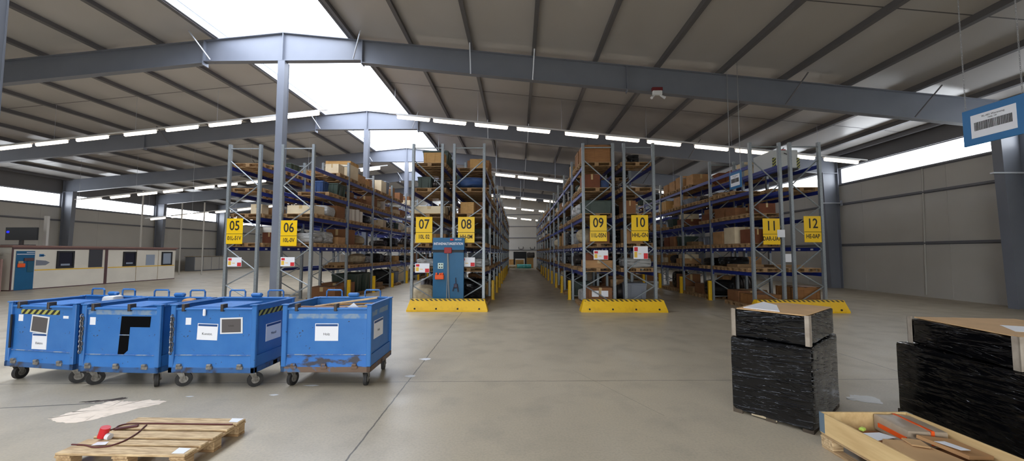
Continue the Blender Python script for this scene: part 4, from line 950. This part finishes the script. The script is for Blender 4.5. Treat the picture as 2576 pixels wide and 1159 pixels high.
for i, (x, y, a, b, lb) in enumerate(((-1.72, 7.1, .11, .07, 'white floor patch beside the slab joint behind the trolleys'), (-1.72, 6.13, .09, .06, 'pale scuff on the slab joint in the middle of the floor'), (-3.36, 5.3, .07, .03, 'white paper scrap on the floor between the third and fourth trolleys'),
                                      (-4.46, 5.22, .06, .02, 'small paper scrap under the front of the third trolley'), (-3.05, 5.68, .12, .03, 'long pale scrap under the rusty trolley'), (4.6, 5.3, .22, .16, 'pale patch of paper on the floor between the two black loads'))):
    o = build(blob([(x - a, y), (x, y + b), (x + a, y + b * .3), (x + a * .3, y - b)], .002, b * .12), 'floor_scrap', WHITEB if i else WHITE); tag(o, lb, 'scrap')

# ------------------------------------------------------------------ black wrapped loads
def pallet_part(root, w, d, seed=0):
    mb = MB(); hx, hy = w / 2, d / 2
    for y in (-hy + .05, 0, hy - .05): mb.bx(-hx, hx, y - .05, y + .05, 0, .022)
    for y in (-hy + .05, 0, hy - .05):
        for x in (-hx + .07, 0, hx - .07): mb.bx(x - .07, x + .07, y - .05, y + .05, .022, .1)
    mb.bx(-hx, hx, -hy, hy, .1, .13)
    build(mb, 'pallet_base', mat('dirty_shaded_pallet_wood', (84, 72, 58), .8, var=.6, vscale=6), root)  # wood colour darkened for dirt and for the shade under the wrapped block
PROT = mat('grey_board_protector', (172, 160, 144), .7, var=.6, vscale=8, col2=(128, 114, 98))
TOPC = mat('light_cardboard', (208, 168, 120), .8, var=.3, vscale=2)
t = thing('wrapped_load', 'tall black film-wrapped pallet load with a smaller wrapped box on top, nearest the aisle', 'load', (3.37, 4.965, 0), R(40.5))
pallet_part(t, 1.2, .8)
build(MB().lump(-.61, .61, -.41, .41, .03, .92, 20, .007, .03, 2, 6), 'wrapped_block', FILMB, t, True)
build(MB().lump(-.57, .56, -.39, .38, .925, 1.25, 16, .012, .025, 8, 6), 'wrapped_box', FILMB, t, True)
build(MB().prism([(-.56, -.36), (.5, -.38), (.53, .1), (.2, .36), (-.54, .35)], 2, 1.25, 1.262), 'cardboard_top', TOPC, t)
build(MB().prism([(-.5, -.1), (.1, .1), (.36, .33), (-.46, .3)], 2, 1.2625, 1.27), 'paper_sheet', WHITE, t)
for sx, sy in ((-1, -1), (-1, 1)):
    x, y = sx * .582, sy * .402
    build(MB().bx(x, x - sx * .055, y, y - sy * .01, .925, 1.258).bx(x, x - sx * .01, y, y - sy * .05, .925, 1.258), 'corner_protector', PROT, t)
build(MB().bx(-.60, -.585, -.06, .2, .02, .1), 'pale_block', SACK, t)
t = thing('wrapped_load', 'wide black film-wrapped pallet load behind the plywood collar box', 'load', (4.97, 3.98, 0), R(-8.5))
pallet_part(t, 1.2, 1.25)
build(MB().lump(-.61, .6, -1.2, .6, .03, .92, 22, .007, .03, 5, 6), 'wrapped_block', FILMB, t, True)
build(MB().lump(-.53, .5, -.62, .5, .925, 1.21, 16, .012, .025, 6, 6), 'wrapped_box', FILMB, t, True)
build(MB().prism([(-.5, -.6), (.48, -.6), (.48, .48), (-.5, .46)], 2, 1.21, 1.222), 'cardboard_top', TOPC, t)
build(MB().prism([(-.3, -.35), (.1, -.45), (.2, -.1), (-.1, .0)], 2, 1.2225, 1.225), 'paper_sheet', WHITE, t)
for sy in (-1, 1):
    x, y = -.545, (.505 if sy > 0 else -.63)
    build(MB().bx(x, x + .01, y, y - sy * .055, .925, 1.222).bx(x, x + .05, y, y - sy * .01, .925, 1.222), 'corner_protector', PROT, t)

# plywood collar box on a pallet
t = thing('wooden_pallet', 'wooden pallet under the plywood collar box in the near corner', 'pallet', (3.50, 3.43, 0), R(1))
for x in (-.36, -.18, 0, .18, .36): build(MB().bx(x - .07, x + .07, -.6, .6, .122, .144, .003), 'deck_board', WOODB, t)
for y in (-.53, 0, .53): build(MB().bx(-.44, .44, y - .07, y + .07, .1, .1215, .003), 'cross_board', WOOD, t)
for x in (-.38, 0, .38):
    for y in (-.53, 0, .53): build(MB().bx(x - .055, x + .055, y - .07, y + .07, .0225, .0995, .005), 'block', WOOD, t)
for x in (-.38, 0, .38): build(MB().bx(x - .05, x + .05, -.6, .6, 0, .022, .003), 'bottom_board', WOODB, t)
t = thing('pallet_collar', 'light plywood collar box full of cardboard, standing on a pallet', 'box', (3.50, 3.43, .146), R(1))
for nm, a in (('side_board', (-.44, -.418, -.6, .6)), ('side_board', (.418, .44, -.6, .6)), ('end_board', (-.417, .417, .578, .6)), ('end_board', (-.417, .417, -.6, -.578))):
    build(MB().bx(*a, 0, .2, .003), nm, COLLAR, t)
for sx in (-1, 1):
    for sy in (-1, 1): build(MB().bx(sx * .443, sx * .38, sy * .603, sy * .6, .01, .202).bx(sx * .443, sx * .44, sy * .603, sy * .54, .01, .202), 'corner_hinge', mat('hinge_steel', (120, 140, 156), .45, .5), t)
# its contents
t = thing('bubble_parcel', 'film-wrapped parcel with orange tape at the back of the plywood collar box', 'parcel', (3.72, 3.805, .186), R(-4))
build(MB().lump(-.17, .17, -.19, .19, 0, .155, 8, .008, .02, 3, 6), 'parcel_body', mat('wrapped_grey_brown', (178, 160, 138), .3, var=.3, vscale=6, bump=.3, bscale=40), t, True)
build(MB().bx(.02, .045, -.195, .195, .152, .158).bx(-.18, -.172, -.18, .12, .05, .09).bx(.02, .045, -.198, -.19, .03, .155), 'orange_tape', ORANGE, t)
def card(pts, z, th, label, tilt=0, mtl=None):
    c = (sum(p[0] for p in pts) / len(pts), sum(p[1] for p in pts) / len(pts))
    o = build(MB().prism([(p[0] - c[0], p[1] - c[1]) for p in pts], 2, -th / 2, th / 2), 'cardboard_piece', mtl or TOPC, None, False, (c[0], c[1], z), (tilt, R(3) if tilt else 0, 0)); return tag(o, label, 'cardboard', 'cardboard in the collar box')
card([(3.26, 3.58), (3.55, 3.57), (3.66, 3.22), (3.17, 3.2)], .25, .05, 'tan cardboard box lid in the middle of the plywood collar box', R(2))
card([(3.56, 3.58), (3.84, 3.54), (3.9, 3.3), (3.68, 3.28)], .29, .03, 'brown cardboard flap at the right side of the plywood collar box', R(5), CART[0])
card([(3.42, 3.57), (3.56, 3.55), (3.53, 3.43), (3.4, 3.46)], .292, .012, 'small folded cardboard tongue on the tan lid', R(3))
card([(3.13, 3.98), (3.86, 3.98), (3.86, 2.88), (3.13, 2.88)], .165, .03, 'large cardboard sheet covering the bottom of the plywood collar box', 0, CART[1])
sheet([(3.18, 3.74), (3.4, 3.76), (3.46, 3.66), (3.24, 3.6)], .262, 'white paper sheet at the hinge side of the plywood collar box')
sheet([(3.60, 3.47), (3.69, 3.47), (3.74, 3.32), (3.66, 3.32)], .322, 'white delivery note on the brown flap in the collar box')
tag(build(MB().bx(-.03, .03, -.02, .02, 0, .03, .008), 'green_tag', mat('lime_green', (190, 214, 90), .5), None, False, (3.27, 3.79, .264), (0, 0, .5)), 'small lime green tag on the white paper in the collar box', 'tag')
tag(build(MB().lump(3.3, 3.55, 2.98, 3.17, .19, .285, 8, .02, .05, 7), 'black_bag', mat('black_bag_film', (42, 42, 44), .35), None, True), 'black plastic bag beside the tan lid in the collar box', 'bag', 'black bags in the collar box')
tag(build(MB().lump(3.66, 3.86, 2.93, 3.14, .19, .285, 8, .02, .05, 8), 'black_bag', mat('black_bag_film', (42, 42, 44), .35), None, True), 'black plastic bag in the near corner of the collar box', 'bag', 'black bags in the collar box')

# ------------------------------------------------------------------ hanging barcode signs
def hang_sign(label, yc, zc, w, h, lw, lh, big):
    t = thing('hanging_sign', label, 'sign', (7.5, yc, zc), group='hanging barcode signs')
    build(MB().bx(-.012, .012, -w / 2, w / 2, -h / 2, h / 2, .004), 'backing_board', SIGNBLUE, t)
    build(MB().bx(-.016, -.0125, -lw / 2, lw / 2, -lh / 2, lh / 2), 'white_label', WHITE, t)
    rg = random.Random(3); b = MB(); y = lw * .42
    while y > -lw * .42:
        bw = rg.choice((.004, .007, .011)) * (lw / .6); b.bx(-.018, -.0165, y - bw, y, -lh * .2, lh * .16); y -= bw + rg.choice((.005, .007)) * (lw / .6)
    build(b, 'barcode', INK, t)
    rot = (R(90), 0, R(-90))
    text('RL-001 Wareneing.', 'lettering', lh * .1, INK, t, (-.0175, -lw * .02, lh * .36), rot, 1, .0004)
    text('Halle 10F', 'lettering', lh * .08, INK, t, (-.0175, -.0, lh * .25), rot, 1, .0004)
    for s in (-1, 1):
        y = s * w * .44; z0 = zr(7.5) - zc + PH - .01; c = MB()
        if big:
            k = 0; zz = h / 2 - .02
            while zz < z0:
                if k % 2: c.ring((0, y, zz), 0, .011, .0035, 8, 4, 0, None, (.8, 1.7))
                else: c.ring((0, y, zz), 1, .011, .0035, 8, 4, 0, None, (.8, 1.7))
                zz += .03; k += 1
            zc0 = zz
        else: c.cyl((0, y, h / 2 - .02), (0, y, z0), .011, n=6)
        build(c, 'chain', mat('chain_grey', (150, 150, 150), .5, .3), t)
    return t
hang_sign('large blue hanging sign with white barcode label beside the window band, near the camera', 6.04, 4.02, .82, .6, .58, .38, True)
hang_sign('small blue hanging sign with white label in the aisle before rack 11', 13.2, 4.46, .72, .58, .55, .40, False)

# ------------------------------------------------------------------ office cabin and things at the left wall
CX = -25.6
t = thing('office_cabin', 'long cream office cabin with maroon trim along the left wall', 'cabin', (CX, 18.9, 0))
L = 9.2
build(MB().bx(-3.0, 0, 0, L, .05, 2.2), 'cabin_wall', CREAM, t)
build(MB().bx(-3.05, .06, -.05, L + .05, 2.2, 2.25).bx(-3.1, .12, -.1, L + .1, 2.25, 2.31), 'cabin_roof', PINK, t)
build(MB().bx(.0, .05, -.02, L, 2.12, 2.2), 'roof_trim', MAROON, t)
build(MB().bx(.0, .03, 4.35, 4.5, 0, 2.2).bx(0, .03, -.02, .04, 0, 2.2).bx(-3, .02, 0, L, 0, .05), 'panel_joint', MAROON, t)
build(MB().bx(0, .012, .95, 2.0, .98, 1.04).bx(0, .012, 2.0, 4.3, .98, 1.04).bx(0, .012, 4.55, L - .05, .98, 1.04), 'yellow_stripe', YELP, t)
dd = build(MB().bx(0, .03, .15, .9, 0.02, 2.02, .005), 'door', PETROL, t)
build(MB().bx(.03, .034, .17, .88, 1.84, 1.87).bx(.03, .034, .55, .88, 1.93, 1.96), 'door_stripe', WHITE, dd)
build(MB().bx(.03, .09, .2, .5, 1.18, 1.38, .02), 'orange_box', ORANGE, dd)
build(MB().bx(.03, .08, .22, .42, 1.38, 1.5, .02), 'white_box', SACK, dd)
build(MB().bx(.03, .07, .45, .85, 1.5, 1.66, .01), 'red_holder', MAROON, dd)
build(MB().bx(.03, .06, .6, .86, .92, 1.5, .02), 'dark_panel', mat('dark_teal', (20, 82, 104), .5), dd)
for y0, y1, z0, z1, mt_, nm in ((1.87, 2.7, 1.07, 2.03, GLASS, 'window'), (5.43, 6.26, 1.06, 2.0, GLASS, 'window'), (8.1, 8.92, 1.04, 2.0, GLASS, 'window')):
    wf = build(MB().bx(0, .05, y0, y1, z0, z0 + .09).bx(0, .05, y0, y1, z1 - .09, z1).bx(0, .05, y0, y0 + .09, z0 + .09, z1 - .09).bx(0, .05, y1 - .09, y1, z0 + .09, z1 - .09), nm, BLACK, t)
    build(MB().bx(.0, .02, y0 + .09, y1 - .09, z0 + .09, z1 - .09), 'pane', PALEGLASS if y0 > 8 else GLASS, wf)
    build(MB().bx(.021, .024, y0 + .2, y1 - .2, z0 + .14, z0 + .24), 'paper_on_sill', PALEGLASS, wf)
build(MB().bx(0, .02, 3.46, 4.2, 1.06, 2.12), 'roller_shutter', mat('charcoal_shutter', (58, 58, 62), .6), t)
build(MB().bx(0, .02, 6.97, 7.58, 1.08, 1.8), 'notice_board', PALEGLASS, t)
build(MB().bx(0, .008, 1.1, 1.3, 1.72, 1.86).bx(0, .008, 1.15, 1.36, 1.76, 1.8), 'blue_logo', SIGNBLUE, t)
build(MB().prism([(.98, 1.25), (1.4, 1.26), (1.58, 1.4), (1.4, 1.5), (.98, 1.55)], 0, 0, .008), 'oval_sticker', GREYP, t)
for y in (6.3, 7.85): build(MB().bx(0, .012, y, y + .03, .05, 2.12), 'panel_seam', SACK, t)
# screen on a bracket, post, board
t = thing('wall_screen', 'black flat screen with a blue glow, above the end of the office cabin', 'screen', (-26.1, 19.6, 2.31))
build(MB().bx(-.85, .85, -.04, .04, .28, .95, .01), 'screen_body', BLACK, t)
build(MB().lump(-.83, -.6, -.046, -.041, .62, .8, 6, .004, .06, 2), 'screen_image', SCREEN, t)
build(MB().bx(-.9, .6, -.15, .15, 0, .04).bx(-.1, .1, -.03, .03, .04, .3), 'stand', DARKM, t)
tag(build(MB().bx(-.1, .1, -.06, .06, 2.312, 3.95, .01), 'cable_duct', PANEL_WALL, None, False, (-25.95, 20.5, 0)), 'pale upright cable duct standing on the cabin roof beside the black screen', 'duct')
t = thing('partition_board', 'dusty brown partition with a dark upper pane left of the office cabin', 'partition', (-26.3, 18.4, 0))
build(MB().bx(-.9, .9, -.03, .03, 0, 1.62), 'lower_board', PINK, t); build(MB().bx(-.5, .62, -.04, .03, 1.63, 2.1), 'dark_pane', BLACK, t); build(MB().bx(.62, .68, -.04, .04, 0, 2.2), 'edge_post', MAROON, t)
for i, (x, y, z1, lb) in enumerate(((-29.6, 29.4, 6.8, 'thin white pipe rising behind the cabin by the first far window'), (-30.2, 33.6, 6.4, 'thin white pipe rising behind the cabin beside the second column'), (-28.0, 33.4, 6.4, 'thin white pipe standing on the floor past the end of the cabin'))):
    tag(build(MB().cyl((x, y, 0), (x, y, z1), .05, n=10), 'riser_pipe', PANEL_WALL, None, True), lb, 'pipe', 'riser pipes at the left wall')
t = thing('wall_cabinet', 'low grey cabinet row at the left wall beyond the office cabin', 'cabinet', (-34.5, 41.5, 0))
build(MB().bx(-.5, .5, -1.9, 2.6, 0, 1.5, .02), 'cabinet_body', GREYP, t); build(MB().bx(-.55, .55, -1.95, 2.65, 1.5, 1.55), 'worktop', SACK, t)
for k in range(4): build(MB().bx(.5, .515, -1.85 + k * 1.1, -.82 + k * 1.1, .1, 1.45), 'cabinet_door', PANEL_WALL, t)

# ------------------------------------------------------------------ end of the middle aisle
def crate_at(x, y, w, d, h, label, mt_, z=0):
    mb = MB().bx(-w / 2, w / 2, -d / 2, d / 2, 0, h, .01)
    for k in range(4): mb.bx(-w / 2 + w * k / 3.0 * .92, -w / 2 + w * k / 3.0 * .92 + .08 * w, -d / 2 - .02, -d / 2, 0, h)
    return tag(build(mb, 'wooden_crate', mt_, None, False, (x, y, z)), label, 'crate')
t = thing('work_bench', 'dark machine bench at the far end of the middle aisle', 'bench', (.2, 50.2, 0))
build(MB().bx(-.85, .85, -.3, .5, 1.2, 2.1, .03), 'bench_body', BLACK, t)
for s in (-1, 1): build(MB().bx(s * .85, s * .62, -.3, .5, 0, 1.2, .02), 'leg', BLACK, t)
crate_at(.15, 49.6, 1.05, .5, 1.05, 'light wooden crate below the dark bench at the aisle end', CRATEW)
crate_at(1.5, 49.9, .85, .7, 1.3, 'tall light wooden crate to the right of the dark bench', CRATEW)
tag(build(MB().lump(1.1, 2.1, 49.5, 50.4, 1.304, 2.0, 6, .05, .1, 2), 'machine_part', DARKM, None, True), 'dark machine part on the tall crate at the aisle end', 'machine part')
crate_at(-1.3, 50.2, 1.3, .7, 1.1, 'brown wooden crate to the left of the dark bench', CRATEW)
tag(build(MB().cyl((-.2, 48.4, .26), (1.6, 48.4, .26), .26, n=18), 'film_roll', TEAL, None, True), 'teal wrapped roll lying on the floor at the aisle end', 'roll')
tag(build(MB().cyl((-1.35, 48.5, .22), (-.28, 48.5, .22), .22, n=18), 'carpet_roll', SACK, None, True), 'beige roll lying beside the teal roll at the aisle end', 'roll')
for i, x in enumerate((.35, 1.95)):
    tag(build(MB().tube([(x - .3, YF - .12, 2.75), (x - .3, YF - .2, 2.5), (x, YF - .2, 2.45), (x + .3, YF - .2, 2.5), (x + .3, YF - .12, 2.8)], .05, 6), 'wall_hook', BLACK), 'black hook bracket on the back wall, %s the panel seam' % ('before' if i == 0 else 'past'), 'hook', 'hooks on the back wall')

# ------------------------------------------------------------------ daylight outside, camera, view
w = bpy.data.worlds.new('overcast_sky'); sc.world = w; w.use_nodes = True
bg = w.node_tree.nodes['Background']; bg.inputs[0].default_value = (.9, .95, 1, 1); bg.inputs[1].default_value = 7.5
for a, b in GATES:      # sampling portals in the gate openings
    L = bpy.data.lights.new('gate_portal', 'AREA'); L.shape = 'RECTANGLE'; L.size = b - a; L.size_y = GH; L.cycles.is_portal = True
    o = bpy.data.objects.new('gate_portal', L); COL.objects.link(o); o.location = ((a + b) / 2, YB - .1, GH / 2); o.rotation_euler = (R(90), 0, 0)

f, yaw, pitch, roll, h = 960.0, .01703, .05849, .00097, 1.948
cy, sy = math.cos(yaw), math.sin(yaw)
fw = Vector((-sy * math.cos(pitch), cy * math.cos(pitch), math.sin(pitch))); r = Vector((cy, sy, 0)); u = r.cross(fw)
r2 = r * math.cos(roll) + u * math.sin(roll); u2 = u * math.cos(roll) - r * math.sin(roll)
cam = bpy.data.cameras.new('camera'); cam.sensor_width = 36; cam.lens = 36 * f / 2576; cam.clip_end = 200
co = bpy.data.objects.new('camera', cam); COL.objects.link(co)
M = Matrix((r2, u2, -fw)).transposed().to_4x4(); M.translation = (0, 0, h); co.matrix_world = M
sc.camera = co

sc.view_settings.view_transform = 'Standard'; sc.view_settings.look = 'None'; sc.view_settings.gamma = 1; sc.view_settings.use_curve_mapping = False
sc.view_settings.exposure = 0.75
sc.cycles.use_denoising = True
sc.cycles.max_bounces = 8; sc.cycles.diffuse_bounces = 5; sc.cycles.glossy_bounces = 4
sc.cycles.sample_clamp_indirect = 8
